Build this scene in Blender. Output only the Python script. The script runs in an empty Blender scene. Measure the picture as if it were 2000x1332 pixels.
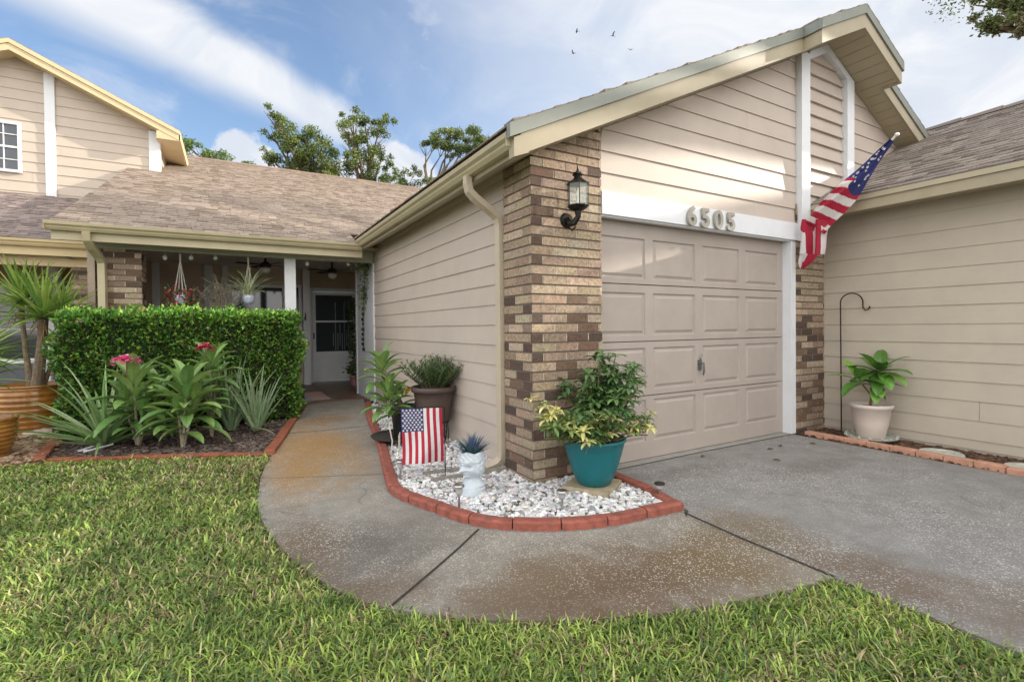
import bpy, math, random
import numpy as np
from mathutils import Vector, Matrix
random.seed(7); RNG = np.random.default_rng(7)
SC = bpy.context.scene; COL = SC.collection
PI = math.pi
# ------------------------------------------------------------------ camera
H = 1.25; FL = 954.41; CY = 652.34
yaw, pit, rol = 0.52090875, -0.014094, -0.00985967
F_ = Vector((math.sin(yaw)*math.cos(pit), math.cos(yaw)*math.cos(pit), math.sin(pit)))
r0 = Vector((math.cos(yaw), -math.sin(yaw), 0)); u0 = r0.cross(F_)
R_ = r0*math.cos(rol)+u0*math.sin(rol); U_ = -r0*math.sin(rol)+u0*math.cos(rol)
cd = bpy.data.cameras.new('camera'); cam = bpy.data.objects.new('camera', cd); COL.objects.link(cam)
M4 = Matrix((R_, U_, -F_)).transposed().to_4x4(); M4.translation = (0, 0, H)
cam.matrix_world = M4
cd.sensor_width = 36; cd.lens = FL/2000*36; cd.shift_y = -(666-CY)/2000
cd.clip_start = 0.05; cd.clip_end = 1500
SC.camera = cam
SC.render.resolution_x = 1024; SC.render.resolution_y = 681
# ------------------------------------------------------------------ sun and sky
SUN = Vector((3, -.85, 1.28)).normalized()
SC.view_settings.view_transform = 'Standard'; SC.view_settings.look = 'None'
SC.view_settings.gamma = 1; SC.view_settings.exposure = 0.86
sl = bpy.data.lights.new('sun', 'SUN'); sl.energy = 3.5; sl.angle = math.radians(0.6); sl.color = (1.0, 0.90, 0.76)
so = bpy.data.objects.new('sun', sl); COL.objects.link(so); so.rotation_euler = SUN.to_track_quat('Z', 'Y').to_euler()
so.location = SUN*60
W = bpy.data.worlds.new('World'); SC.world = W; W.use_nodes = True
nt = W.node_tree; nt.nodes.clear()
def N(nt, t, **k):
    n = nt.nodes.new(t)
    for a, b in k.items(): setattr(n, a, b)
    return n
def math_(nt, op, a, b=None, clamp=False):
    n = nt.nodes.new('ShaderNodeMath'); n.operation = op; n.use_clamp = clamp
    for i, v in enumerate((a, b)):
        if v is None: continue
        if hasattr(v, 'is_linked'): nt.links.new(v, n.inputs[i])
        else: n.inputs[i].default_value = v
    return n.outputs[0]
def vdot(nt, v, c):
    n = nt.nodes.new('ShaderNodeVectorMath'); n.operation = 'DOT_PRODUCT'
    nt.links.new(v, n.inputs[0]); n.inputs[1].default_value = c
    return n.outputs['Value']
def mrange(nt, v, a, b, c=0.0, d=1.0, smooth=True):
    n = nt.nodes.new('ShaderNodeMapRange'); n.interpolation_type = 'SMOOTHSTEP' if smooth else 'LINEAR'
    nt.links.new(v, n.inputs[0])
    for i, x in zip((1, 2, 3, 4), (a, b, c, d)): n.inputs[i].default_value = x
    return n.outputs[0]
def mixc(nt, f, a, b, mode='MIX'):
    n = nt.nodes.new('ShaderNodeMix'); n.data_type = 'RGBA'; n.blend_type = mode
    for i, v in ((0, f), (6, a), (7, b)):
        if hasattr(v, 'is_linked'): nt.links.new(v, n.inputs[i])
        else: n.inputs[i].default_value = v if i == 0 else (*v, 1)[:4]
    return n.outputs[2]
def ray(px, py): return (F_+R_*((px-1000)/FL)-U_*((py-CY)/FL))
def at(px, py, ax, val):
    d = ray(px, py); o = Vector((0, 0, H)); return o+d*((val-o[ax])/d[ax])
sky = N(nt, 'ShaderNodeTexSky', sky_type='NISHITA', sun_disc=False)
sky.sun_elevation = math.asin(SUN.z); sky.sun_rotation = math.atan2(SUN.x, SUN.y); sky.air_density = 1.0; sky.dust_density = 0.6; sky.ozone_density = 1.6
tc = N(nt, 'ShaderNodeTexCoord'); D = tc.outputs['Generated']
# cloud layer laid out by direction in the sky: a cirrus sheet towards the sun side, one long streak, low cumulus
sep = N(nt, 'ShaderNodeSeparateXYZ'); nt.links.new(D, sep.inputs[0])
zz = math_(nt, 'ADD', math_(nt, 'MAXIMUM', sep.outputs[2], 0.0), 0.22)
cmb = N(nt, 'ShaderNodeCombineXYZ')
nt.links.new(math_(nt, 'DIVIDE', sep.outputs[0], zz), cmb.inputs[0]); nt.links.new(math_(nt, 'DIVIDE', sep.outputs[1], zz), cmb.inputs[1])
def noise(nt, vec, scale, detail=5, rough=.55, dist=0.0):
    n = N(nt, 'ShaderNodeTexNoise'); n.inputs['Scale'].default_value = scale; n.inputs['Detail'].default_value = detail
    n.inputs['Roughness'].default_value = rough; n.inputs['Distortion'].default_value = dist
    nt.links.new(vec, n.inputs['Vector']); return n.outputs[0]
n1 = noise(nt, cmb.outputs[0], 1.1, 6, .55, .6); n2 = noise(nt, cmb.outputs[0], 3.2, 6, .6, .8)
cdir = ray(1180, 250).normalized(); side = R_.copy()
lat = vdot(nt, D, side)                                   # to the right of the entrance the sheet thickens
sheet = mrange(nt, math_(nt, 'ADD', lat, math_(nt, 'MULTIPLY', math_(nt, 'SUBTRACT', n1, .5), .75)), -.34, .26)
veil = mrange(nt, math_(nt, 'ADD', n2, math_(nt, 'MULTIPLY', n1, .5)), .70, 1.0, 0, .42)
d1 = ray(170, -20).normalized(); d2 = ray(700, 260).normalized(); sn = d1.cross(d2).normalized()
wob = math_(nt, 'MULTIPLY', math_(nt, 'SUBTRACT', n2, .5), .05)
dist = math_(nt, 'ABSOLUTE', math_(nt, 'ADD', vdot(nt, D, sn), wob))
al = vdot(nt, D, (d2-d1).normalized())
e1 = d1.dot((d2-d1).normalized()); e2 = d2.dot((d2-d1).normalized())
wid = mrange(nt, al, e1-.3, e2+.05, .10, .045, False)
streak = math_(nt, 'MULTIPLY', math_(nt, 'SUBTRACT', 1.0, mrange(nt, math_(nt, 'DIVIDE', dist, wid), .25, 1.0)), mrange(nt, al, e2+.12, e2-.06))
cl = math_(nt, 'MAXIMUM', sheet, math_(nt, 'MAXIMUM', streak, veil))
puff = None
for (px, py, rad) in ((470, 303, .045), (452, 308, .03), (500, 318, .04), (770, 335, .06), (800, 352, .06), (735, 350, .05), (690, 360, .05), (375, 330, .04)):
    dv = ray(px, py).normalized()
    q = mrange(nt, math_(nt, 'ADD', vdot(nt, D, dv), math_(nt, 'MULTIPLY', math_(nt, 'SUBTRACT', noise(nt, D, 38, 4, .6), .5), .0016)), math.cos(rad), math.cos(rad*.72))
    puff = q if puff is None else math_(nt, 'MAXIMUM', puff, q)
cl = math_(nt, 'MINIMUM', math_(nt, 'MAXIMUM', cl, puff), 1.0)
# unseen bright cloud added behind the camera to lift the light on shaded fronts
back = mrange(nt, vdot(nt, D, F_), .30, -.35, 0, 1)
cb = mixc(nt, mrange(nt, n2, .35, .7), (4.8, 5.2, 5.85), (6.2, 6.3, 6.5))
cb2 = mixc(nt, back, cb, (16.5, 16.0, 15.2))
cl2 = math_(nt, 'MAXIMUM', cl, math_(nt, 'MULTIPLY', mrange(nt, vdot(nt, D, F_), .25, -.3), .85))
sk = mixc(nt, 1.0, sky.outputs[0], (1.55, 1.52, 1.55), 'MULTIPLY')
fin = mixc(nt, cl2, sk, cb2)
bg = N(nt, 'ShaderNodeBackground'); nt.links.new(fin, bg.inputs[0]); bg.inputs[1].default_value = 0.085
wo = N(nt, 'ShaderNodeOutputWorld'); nt.links.new(bg.outputs[0], wo.inputs[0])
# ------------------------------------------------------------------ mesh builder
class MB:
    def __init__(s): s.v = []; s.f = []; s.c = []; s.m = []
    def face(s, pts, c=(1, 1, 1), m=0):
        i = len(s.v); s.v += [tuple(p) for p in pts]; s.f.append(tuple(range(i, i+len(pts)))); s.c.append(c); s.m.append(m)
    def grid(s, rows, c=(1, 1, 1), m=0, closed=False, cf=None):
        i = len(s.v); n = len(rows[0])
        for r in rows: s.v += [tuple(p) for p in r]
        for a in range(len(rows)-1):
            for b in range(n if closed else n-1):
                b2 = (b+1) % n
                s.f.append((i+a*n+b, i+a*n+b2, i+(a+1)*n+b2, i+(a+1)*n+b)); s.c.append(cf(a, b) if cf else c); s.m.append(m)
    def box(s, x0, x1, y0, y1, z0, z1, c=(1, 1, 1), m=0):
        s.hexa([(x0, y0, z0), (x1, y0, z0), (x1, y1, z0), (x0, y1, z0)], [(x0, y0, z1), (x1, y0, z1), (x1, y1, z1), (x0, y1, z1)], c, m)
    def hexa(s, b, t, c=(1, 1, 1), m=0):
        i = len(s.v); n = len(b); s.v += [tuple(p) for p in b]+[tuple(p) for p in t]
        fs = [tuple(i+k for k in reversed(range(n))), tuple(i+n+k for k in range(n))]
        for k in range(n): fs.append((i+k, i+(k+1) % n, i+n+(k+1) % n, i+n+k))
        for f in fs: s.f.append(f); s.c.append(c); s.m.append(m)
    def slab(s, poly, z0, z1, c=(1, 1, 1), m=0):
        s.hexa([(x, y, z0) for x, y in poly], [(x, y, z1) for x, y in poly], c, m)
    def prism_y(s, poly, y0, y1, c=(1, 1, 1), m=0):      # poly in x,z
        s.hexa([(x, y0, z) for x, z in poly], [(x, y1, z) for x, z in poly], c, m)
    def prism_x(s, poly, x0, x1, c=(1, 1, 1), m=0):      # poly in y,z
        s.hexa([(x0, y, z) for y, z in poly], [(x1, y, z) for y, z in poly], c, m)
    def tube(s, pts, r, n=8, c=(1, 1, 1), m=0, cap=True, sq=None):
        pts = [Vector(p) for p in pts]; k = len(pts)
        rs = r if isinstance(r, (list, tuple)) else [r]*k
        rows = []; up = None
        for j in range(k):
            t = (pts[min(j+1, k-1)]-pts[max(j-1, 0)])
            t = t.normalized() if t.length > 1e-9 else Vector((0, 0, 1))
            if up is None: up = Vector((0, 0, 1)) if abs(t.z) < .9 else Vector((1, 0, 0))
            a = t.cross(up).normalized(); b = a.cross(t).normalized(); up = b
            row = []
            for q in range(n):
                an = 2*PI*q/n+(PI/4 if sq else 0)
                if sq: row.append(pts[j]+a*(math.copysign(1, math.cos(an))*sq[0])+b*(math.copysign(1, math.sin(an))*sq[1]))
                else: row.append(pts[j]+a*math.cos(an)*rs[j]+b*math.sin(an)*rs[j])
            rows.append(row)
        s.grid(rows, c, m, closed=True)
        if cap: s.face(rows[0], c, m); s.face(list(reversed(rows[-1])), c, m)
    def lathe(s, prof, cx, cy, n=32, c=(1, 1, 1), m=0, cf=None):
        s.grid([[(cx+r*math.cos(2*PI*q/n), cy+r*math.sin(2*PI*q/n), z) for q in range(n)] for r, z in prof], c, m, closed=True, cf=cf)
    def ico(s, cx, cy, cz, rx, ry, rz, c=(1, 1, 1), m=0, jit=.2, rot=None):
        i = len(s.v); a = random.random()*6.28; ca, sa = math.cos(a), math.sin(a)
        for (x, y, z) in ICO_V:
            k = 1+random.uniform(-jit, jit); x, y, z = x*rx*k, y*ry*k, z*rz*k
            s.v.append((cx+x*ca-y*sa, cy+x*sa+y*ca, cz+z))
        for f in ICO_F: s.f.append((i+f[0], i+f[1], i+f[2])); s.c.append(c); s.m.append(m)
    def leaf(s, base, az, el, L, Wd, droop=.6, c=(.1, .2, .05), seg=5, fold=.25, shape='lanc', twist=0.0, m=0, tipc=None):
        p = Vector(base); e = el; st = L/seg; rows = []
        hx, hy = math.cos(az), math.sin(az)
        sd = Vector((-hy, hx, 0))
        for k in range(seg+1):
            t = k/seg
            if shape == 'lanc': w = Wd*(math.sin(PI*min(t*.92+.06, 1))**.75)
            elif shape == 'sword': w = Wd*(.75+.25*math.sin(PI*min(1, t*2)))*(1-t**3)+.0005
            elif shape == 'taper': w = Wd*(1-t)**.7+.0004
            else: w = Wd*(math.sin(PI*min(t**.8*.95+.04, 1))**.6)
            d = Vector((hx*math.cos(e), hy*math.cos(e), math.sin(e)))
            nn = sd.cross(d); s2 = sd*math.cos(twist*t)+nn*math.sin(twist*t)
            nn2 = s2.cross(d)
            off = nn2*(fold*w)
            rows.append((p-s2*w*.5-off, p.copy(), p+s2*w*.5-off))
            p = p+d*st; e -= droop*(0.4+t)*1.4/seg
        if tipc: s.grid(rows, c, m, cf=lambda a, b: c if a < seg*.6 else tipc)
        else: s.grid(rows, c, m)
        return p
    def card(s, p, L, Wd, c, nrm=None, m=0):
        a = random.uniform(0, 2*PI); z = random.uniform(-.7, .9); q = math.sqrt(max(0, 1-z*z)); d = Vector((q*math.cos(a), q*math.sin(a), z))
        o = d.cross(Vector((random.uniform(-1, 1), random.uniform(-1, 1), random.uniform(-1, 1)))).normalized()
        p = Vector(p); i = len(s.v)
        s.v += [tuple(p), tuple(p+d*L*.5+o*Wd*.5), tuple(p+d*L), tuple(p+d*L*.5-o*Wd*.5)]
        s.f.append((i, i+1, i+2, i+3)); s.c.append(c); s.m.append(m)
    def clump(s, c0, r, n, L, Wd, cols, sq=1.0):
        for _ in range(n):
            a = random.uniform(0, 2*PI); z = random.uniform(-1, 1); q = math.sqrt(1-z*z); k = random.random()**.45
            p = (c0[0]+r*k*q*math.cos(a), c0[1]+r*k*q*math.sin(a), c0[2]+r*k*z*sq)
            cc = random.choice(cols); v = random.uniform(.75, 1.25)
            s.card(p, L*random.uniform(.7, 1.3), Wd, tuple(x*v for x in cc))
def _ico():
    t = (1+5**.5)/2; v = []
    for x, y, z in ((-1, t, 0), (1, t, 0), (-1, -t, 0), (1, -t, 0), (0, -1, t), (0, 1, t), (0, -1, -t), (0, 1, -t), (t, 0, -1), (t, 0, 1), (-t, 0, -1), (-t, 0, 1)):
        l = math.sqrt(x*x+y*y+z*z); v.append((x/l, y/l, z/l))
    f = [(0, 11, 5), (0, 5, 1), (0, 1, 7), (0, 7, 10), (0, 10, 11), (1, 5, 9), (5, 11, 4), (11, 10, 2), (10, 7, 6), (7, 1, 8), (3, 9, 4), (3, 4, 2), (3, 2, 6), (3, 6, 8), (3, 8, 9), (4, 9, 5), (2, 4, 11), (6, 2, 10), (8, 6, 7), (9, 8, 1)]
    return v, f
ICO_V, ICO_F = _ico()
def mesh_from(name, v, f, c, mi, mats, origin=(0, 0, 0), smooth=False):
    me = bpy.data.meshes.new(name); o = Vector(origin)
    if o.length: v = [(p[0]-o.x, p[1]-o.y, p[2]-o.z) for p in v]
    me.from_pydata(v, [], f)
    for m in mats: me.materials.append(m)
    ca = me.attributes.new('Col', 'FLOAT_COLOR', 'FACE')
    arr = np.ones((len(f), 4), dtype=np.float32); arr[:, :3] = np.array(c, dtype=np.float32).reshape(-1, 3)
    ca.data.foreach_set('color', arr.ravel())
    if len(mats) > 1: me.polygons.foreach_set('material_index', mi)
    if smooth: me.polygons.foreach_set('use_smooth', [True]*len(f))
    me.update(); return me
def tag(o, label=None, cat=None, group=None, kind=None):
    for k, v in (('label', label), ('category', cat), ('group', group), ('kind', kind)):
        if v: o[k] = v
    return o
def thing(name, label, cat, loc=(0, 0, 0), group=None):
    o = bpy.data.objects.new(name, None); COL.objects.link(o); o.location = loc; o.empty_display_size = .1
    return tag(o, label, cat, group)
def part(name, mb, mats, parent, label=None, smooth=False, weld=True):
    if not isinstance(mats, (list, tuple)): mats = [mats]
    o = bpy.data.objects.new(name, mesh_from(name, mb.v, mb.f, mb.c, mb.m, mats, smooth=smooth)); COL.objects.link(o)
    o.parent = parent
    if parent.type == 'EMPTY': o.matrix_parent_inverse = Matrix.Translation(-parent.location)
    if label: o['label'] = label
    return o
def single(name, mb, mats, label=None, cat=None, group=None, kind=None, loc=(0, 0, 0), smooth=False):
    if not isinstance(mats, (list, tuple)): mats = [mats]
    o = bpy.data.objects.new(name, mesh_from(name, mb.v, mb.f, mb.c, mb.m, mats, origin=loc, smooth=smooth)); COL.objects.link(o); o.location = loc
    return tag(o, label, cat, group, kind)
def dup(root, loc, rz=0, label=None, sc=1.0):
    r = root.copy(); COL.objects.link(r); r.location = loc; r.rotation_euler = (0, 0, rz); r.scale = (sc, sc, sc)
    if label: r['label'] = label
    for ch in list(root.children):
        c = ch.copy(); COL.objects.link(c); c.parent = r; c.matrix_parent_inverse = ch.matrix_parent_inverse.copy()
        for g in ch.children: d = g.copy(); COL.objects.link(d); d.parent = c
    return r
def jc(c, v=.15):
    k = random.uniform(1-v, 1+v); return tuple(x*k*random.uniform(1-v*.3, 1+v*.3) for x in c)
# ------------------------------------------------------------------ materials
def M(name, col=(.5, .5, .5), rough=.6, var=.12, scale=6, bump=0, bscale=80, attr=False, metal=0, spec=.5, trans=0, coat=0, detail=5, dirt=None, warp=0):
    m = bpy.data.materials.new(name); m.use_nodes = True; t = m.node_tree; t.nodes.clear()
    b = N(t, 'ShaderNodeBsdfPrincipled'); out = N(t, 'ShaderNodeOutputMaterial'); g = N(t, 'ShaderNodeNewGeometry'); P = g.outputs['Position']
    if attr:
        a = N(t, 'ShaderNodeAttribute'); a.attribute_name = 'Col'; base = a.outputs['Color']
        pass
    else: base = col
    nz = noise(t, P, scale, detail, .6)
    lo = mrange(t, nz, .3, .7, 1-var, 1+var, False)
    cc = N(t, 'ShaderNodeCombineXYZ')
    for i in range(3): t.links.new(lo, cc.inputs[i])
    base = mixc(t, 1.0, base, (1, 1, 1), 'MULTIPLY') if False else base
    mx = N(t, 'ShaderNodeMix'); mx.data_type = 'RGBA'; mx.blend_type = 'MULTIPLY'; mx.inputs[0].default_value = 1
    if hasattr(base, 'is_linked'): t.links.new(base, mx.inputs[6])
    else: mx.inputs[6].default_value = (*base, 1)
    t.links.new(cc.outputs[0], mx.inputs[7]); colr = mx.outputs[2]
    if dirt:                                    # (colour, noise scale, threshold, strength)
        dn = mrange(t, noise(t, P, dirt[1], 6, .65, .6), dirt[2], dirt[2]+.22, 0, dirt[3])
        colr = mixc(t, dn, colr, dirt[0])
    t.links.new(colr, b.inputs['Base Color'])
    b.inputs['Roughness'].default_value = rough; b.inputs['Metallic'].default_value = metal
    b.inputs['Specular IOR Level'].default_value = spec; b.inputs['Coat Weight'].default_value = coat
    if bump:
        bn = N(t, 'ShaderNodeBump'); bn.inputs['Strength'].default_value = bump; bn.inputs['Distance'].default_value = .01
        t.links.new(noise(t, P, bscale, 4, .6), bn.inputs['Height']); t.links.new(bn.outputs[0], b.inputs['Normal'])
    if trans:
        tr = N(t, 'ShaderNodeBsdfTranslucent'); t.links.new(colr, tr.inputs[0]); ms = N(t, 'ShaderNodeMixShader'); ms.inputs[0].default_value = trans
        t.links.new(b.outputs[0], ms.inputs[1]); t.links.new(tr.outputs[0], ms.inputs[2]); t.links.new(ms.outputs[0], out.inputs[0])
    else: t.links.new(b.outputs[0], out.inputs[0])
    return m
def glass(name, col=(.02, .03, .04), rough=.05):
    m = M(name, col, rough, .05, 2, spec=.9); return m
SID = M('tan_siding', (.50, .43, .378), .6, .05, 3, .12, 60, dirt=((.36, .29, .22), 1.3, .62, .25))
SID2 = M('beige_siding', (.475, .42, .35), .6, .05, 3, .12, 60, dirt=((.38, .31, .22), 1.1, .6, .25))
SID3 = M('pale_siding', (.50, .43, .365), .6, .05, 3, .12, 60)
DSP = M('downspout_paint', (.47, .405, .31), .5, .06, 5)
WHT = M('white_paint', (.72, .745, .79), .5, .04, 5, .06, 60)
FAS = M('fascia_paint', (.36, .312, .22), .5, .07, 4, .06, 40, dirt=((.30, .26, .18), 2.5, .62, .3))
DRP = M('drip_edge', (.21, .225, .20), .45, .08, 4, metal=.2)
GUT = M('gutter_paint', (.43, .375, .245), .42, .07, 4, dirt=((.2, .19, .14), 6, .64, .4))
SOF = M('soffit_panel', (.42, .365, .255), .55, .06, 3)
TRB = M('porch_beam', (.36, .36, .29), .55, .05, 3)
GDR = M('garage_door_paint', (.39, .34, .308), .55, .05, 4, .10, 50, dirt=((.40, .33, .28), 1.5, .6, .2))
BRK = M('brick', (.5, .5, .5), .85, .38, 55, .5, 120, attr=True, detail=6, dirt=((.10, .062, .045), 30, .53, .7))

SHG = M('shingle', (.5, .5, .5), .9, .28, 60, .6, 160, attr=True)
DRK = M('dark_metal', (.022, .02, .018), .4, .2, 20, metal=.6)
BLK = M('black_plastic', (.018, .018, .02), .4, .1, 10)
LEAF = M('leaf', (.5, .5, .5), .42, .2, 30, attr=True, trans=.22)
LEAFG = M('glossy_leaf', (.5, .5, .5), .3, .15, 30, attr=True, trans=.15)
ATT = M('painted', (.5, .5, .5), .6, .08, 20, attr=True)
BARK = M('bark', (.17, .125, .085), .9, .35, 22, .6, 60)
SOILM = M('soil', (.05, .035, .025), .95, .4, 40, .8, 90)
GLS = glass('window_glass', (.03, .042, .06)); 

# ------------------------------------------------------------------ concrete, soil and grass
def concrete(name, base, agg, stains, aggamt=.5):
    m = bpy.data.materials.new(name); m.use_nodes = True; t = m.node_tree; t.nodes.clear()
    b = N(t, 'ShaderNodeBsdfPrincipled'); out = N(t, 'ShaderNodeOutputMaterial'); P = N(t, 'ShaderNodeNewGeometry').outputs['Position']
    v = N(t, 'ShaderNodeTexVoronoi'); v.inputs['Scale'].default_value = 125; t.links.new(P, v.inputs['Vector'])
    sp = N(t, 'ShaderNodeSeparateColor'); t.links.new(v.outputs['Color'], sp.inputs[0])
    v2 = N(t, 'ShaderNodeTexVoronoi'); v2.inputs['Scale'].default_value = 60; t.links.new(P, v2.inputs['Vector'])
    sp2 = N(t, 'ShaderNodeSeparateColor'); t.links.new(v2.outputs['Color'], sp2.inputs[0])
    big = noise(t, P, .9, 6, .6, .4); mid = noise(t, P, 5, 6, .65); fine = noise(t, P, 140, 3, .6)
    wear = mrange(t, math_(t, 'ADD', big, math_(t, 'MULTIPLY', mid, .4)), .55, .85)      # where the cream has worn off
    col = mixc(t, mrange(t, mid, .3, .7), tuple(x*.82 for x in base), tuple(x*1.15 for x in base))
    col = mixc(t, mrange(t, fine, .35, .65, 0, .5), col, tuple(x*.6 for x in base))
    wx = math_(t, 'ADD', math_(t, 'MULTIPLY', wear, aggamt), .25)
    dots = math_(t, 'MULTIPLY', mrange(t, sp.outputs[0], .70, .76), mrange(t, v.outputs['Distance'], .6, .25))
    dark = math_(t, 'MULTIPLY', mrange(t, sp.outputs[1], .7, .8), mrange(t, v.outputs['Distance'], .6, .3))
    col = mixc(t, math_(t, 'MULTIPLY', dark, math_(t, 'MULTIPLY', wx, .75)), col, tuple(x*.36 for x in base))
    for (px, py, rx, ry, c, k) in stains:
        q = N(t, 'ShaderNodeVectorMath', operation='SUBTRACT'); t.links.new(P, q.inputs[0]); q.inputs[1].default_value = (px, py, 0)
        q2 = N(t, 'ShaderNodeVectorMath', operation='MULTIPLY'); t.links.new(q.outputs[0], q2.inputs[0]); q2.inputs[1].default_value = (1/rx, 1/ry, 0)
        ln = N(t, 'ShaderNodeVectorMath', operation='LENGTH'); t.links.new(q2.outputs[0], ln.inputs[0])
        d = math_(t, 'ADD', ln.outputs['Value'], math_(t, 'MULTIPLY', math_(t, 'SUBTRACT', noise(t, P, 3.3, 6, .7, .8), .5), 1.5))
        col = mixc(t, mrange(t, d, 1.15, .15, 0, k), col, c)
    spot = mrange(t, noise(t, P, 9, 5, .7), .66, .74, 0, .35); col = mixc(t, spot, col, tuple(x*.4 for x in base))
    col = mixc(t, math_(t, 'MULTIPLY', dots, wx), col, agg)
    d2 = math_(t, 'MULTIPLY', mrange(t, sp2.outputs[0], .90, .94), mrange(t, v2.outputs['Distance'], .5, .2))
    col = mixc(t, math_(t, 'MULTIPLY', d2, math_(t, 'MULTIPLY', wx, .8)), col, tuple(x*.9 for x in agg))
    t.links.new(col, b.inputs['Base Color']); b.inputs['Roughness'].default_value = .85
    bn = N(t, 'ShaderNodeBump'); bn.inputs['Strength'].default_value = .55; bn.inputs['Distance'].default_value = .006
    h = math_(t, 'ADD', math_(t, 'MULTIPLY', dots, .7), math_(t, 'MULTIPLY', fine, .8)); t.links.new(h, bn.inputs['Height']); t.links.new(bn.outputs[0], b.inputs['Normal'])
    t.links.new(b.outputs[0], out.inputs[0]); return m
OR = (.33, .185, .06); BR = (.13, .085, .05); DK = (.09, .08, .07)
CW = concrete('walk_concrete', (.30, .278, .242), (.62, .58, .50), [(.75, 5.6, .6, 1.7, OR, .9), (1.1, 7.1, .5, .5, (.22, .115, .04), .75), (.45, 4.6, .35, .9, OR, .65),
      (.55, 2.7, .5, .6, DK, .55), (.9, 2.9, .6, .5, DK, .4), (1.7, 1.75, 1.2, .50, BR, .95), (2.3, 1.7, .5, .5, (.165, .118, .06), .75), (1.2, 1.9, .6, .4, BR, .7), (.33, 3.0, .28, .8, BR, .7), (.6, 2.3, .4, .25, BR, .6), (1.4, 2.1, .6, .3, (.17, .12, .07), .5)], .8)
CD = concrete('drive_concrete', (.262, .256, .248), (.56, .55, .54), [(2.75, 1.75, .35, .6, (.15, .105, .05), .7), (2.75, 1.1, .4, .45, BR, .75), (3.0, .6, .5, .4, BR, .5), (4.4, 2.4, .7, .25, DK, .4), (3.6, 2.9, .8, .22, DK, .25)], .95)
G_WALKL = [(2.56, 1.29), (2.14, 1.367), (1.625, 1.508), (1.167, 1.707), (.84, 1.932), (.54, 2.225), (.39, 2.521), (.248, 2.987), (.155, 3.60), (.162, 4.238), (.323, 5.376), (1.069, 8.714)]
KERB = [(2.62, 2.262), (2.369, 2.281), (1.979, 2.328), (1.621, 2.474), (1.328, 2.723), (1.164, 3.085), (1.02, 3.583), (1.08, 4.045), (1.323, 5.242), (1.62, 6.96), (1.90, 8.2)]
def smooth(pts, n=8):
    out = []
    for i in range(len(pts)-1):
        p0 = Vector(pts[max(i-1, 0)]); p1 = Vector(pts[i]); p2 = Vector(pts[i+1]); p3 = Vector(pts[min(i+2, len(pts)-1)])
        for k in range(n):
            t = k/n; out.append(tuple(.5*((2*p1)+(p2-p0)*t+(2*p0-5*p1+4*p2-p3)*t*t+(3*p1-3*p2*1+p3-p0)*t**3)))
    out.append(tuple(pts[-1])); return out
WL = smooth(G_WALKL); KB = smooth(KERB)
walk_poly = WL + [(2.02, 8.9)] + list(reversed(KB)) + [(2.56, 2.2)]
drive_poly = [(2.565, -6), (5.52, -6), (5.52, 3.24), (5.60, 3.24), (5.60, 3.42), (2.72, 3.42), (2.72, 3.0), (2.66, 2.6), (2.66, 2.26), (2.565, 2.2)]
m = MB(); m.face([(-300, -300, -.05), (300, -300, -.05), (300, 300, -.05), (-300, 300, -.05)])
GRD = M('lawn_soil', (.10, .105, .045), .95, .4, 9, .8, 70, dirt=((.13, .095, .05), 3, .5, .8))
single('ground', m, GRD, kind='structure')
def flat(name, poly, z0, z1, mat): mm = MB(); mm.slab(poly, z0, z1); return single(name, mm, mat, kind='structure')
flat('walkway', walk_poly, -.045, 0, CW); flat('driveway', drive_poly, -.045, .001, CD)
def strip(mm, pts, w, z):
    pts = [Vector((*p, 0)) for p in pts]
    for i in range(len(pts)-1):
        d = (pts[i+1]-pts[i]).normalized(); s = Vector((-d.y, d.x, 0))*w/2
        mm.face([(p.x, p.y, z) for p in (pts[i]-s, pts[i+1]-s, pts[i+1]+s, pts[i]+s)])
JNT = M('joint_filler', (.035, .03, .022), .95, .3, 30)
m = MB(); strip(m, [(1.31, 2.72), (1.1, 2.545), (.9, 2.39), (.60, 2.165)], .014, .004); strip(m, [(.56, 6.41), (1.0, 6.365), (1.52, 6.33)], .012, .004)
strip(m, [(.162, 4.60), (.6, 4.40), (1.12, 4.17)], .005, .004)
strip(m, [(2.60, 2.25), (2.57, 1.8), (2.563, 1.29)], .016, .005); strip(m, [(2.74, 3.22), (4, 3.235), (5.6, 3.22)], .012, .005)
for cr in ([(3.4, 2.2), (3.55, 2.05), (3.62, 1.85), (3.8, 1.7), (3.86, 1.5), (4.05, 1.36)], [(.95, 4.1), (.86, 3.95), (.88, 3.8), (.78, 3.62), (.80, 3.5)], [(4.3, .9), (4.42, 1.1), (4.4, 1.3), (4.55, 1.45)]): strip(m, smooth(cr, 4), .0022, .0035)
single('pavement_joints', m, JNT, kind='structure')
m = MB(); m.slab([(2.74, 3.24), (5.6, 3.24), (5.6, 3.44), (2.74, 3.44)], 0, .006); single('garage_apron_paving', m, M('apron', (.30, .29, .27), .8, .15, 12, .4, 60), kind='structure')
PFL = M('porch_floor_paint', (.17, .105, .075), .45, .25, 3, .2, 60, dirt=((.17, .11, .07), 1.6, .5, .6))
flat('porch_floor', [(-6, 8.55), (1.05, 8.55), (1.05, 8.95), (2.08, 8.84), (3.3, 9.0), (3.3, 13), (-6, 13)], -.04, .012, PFL)
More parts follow.
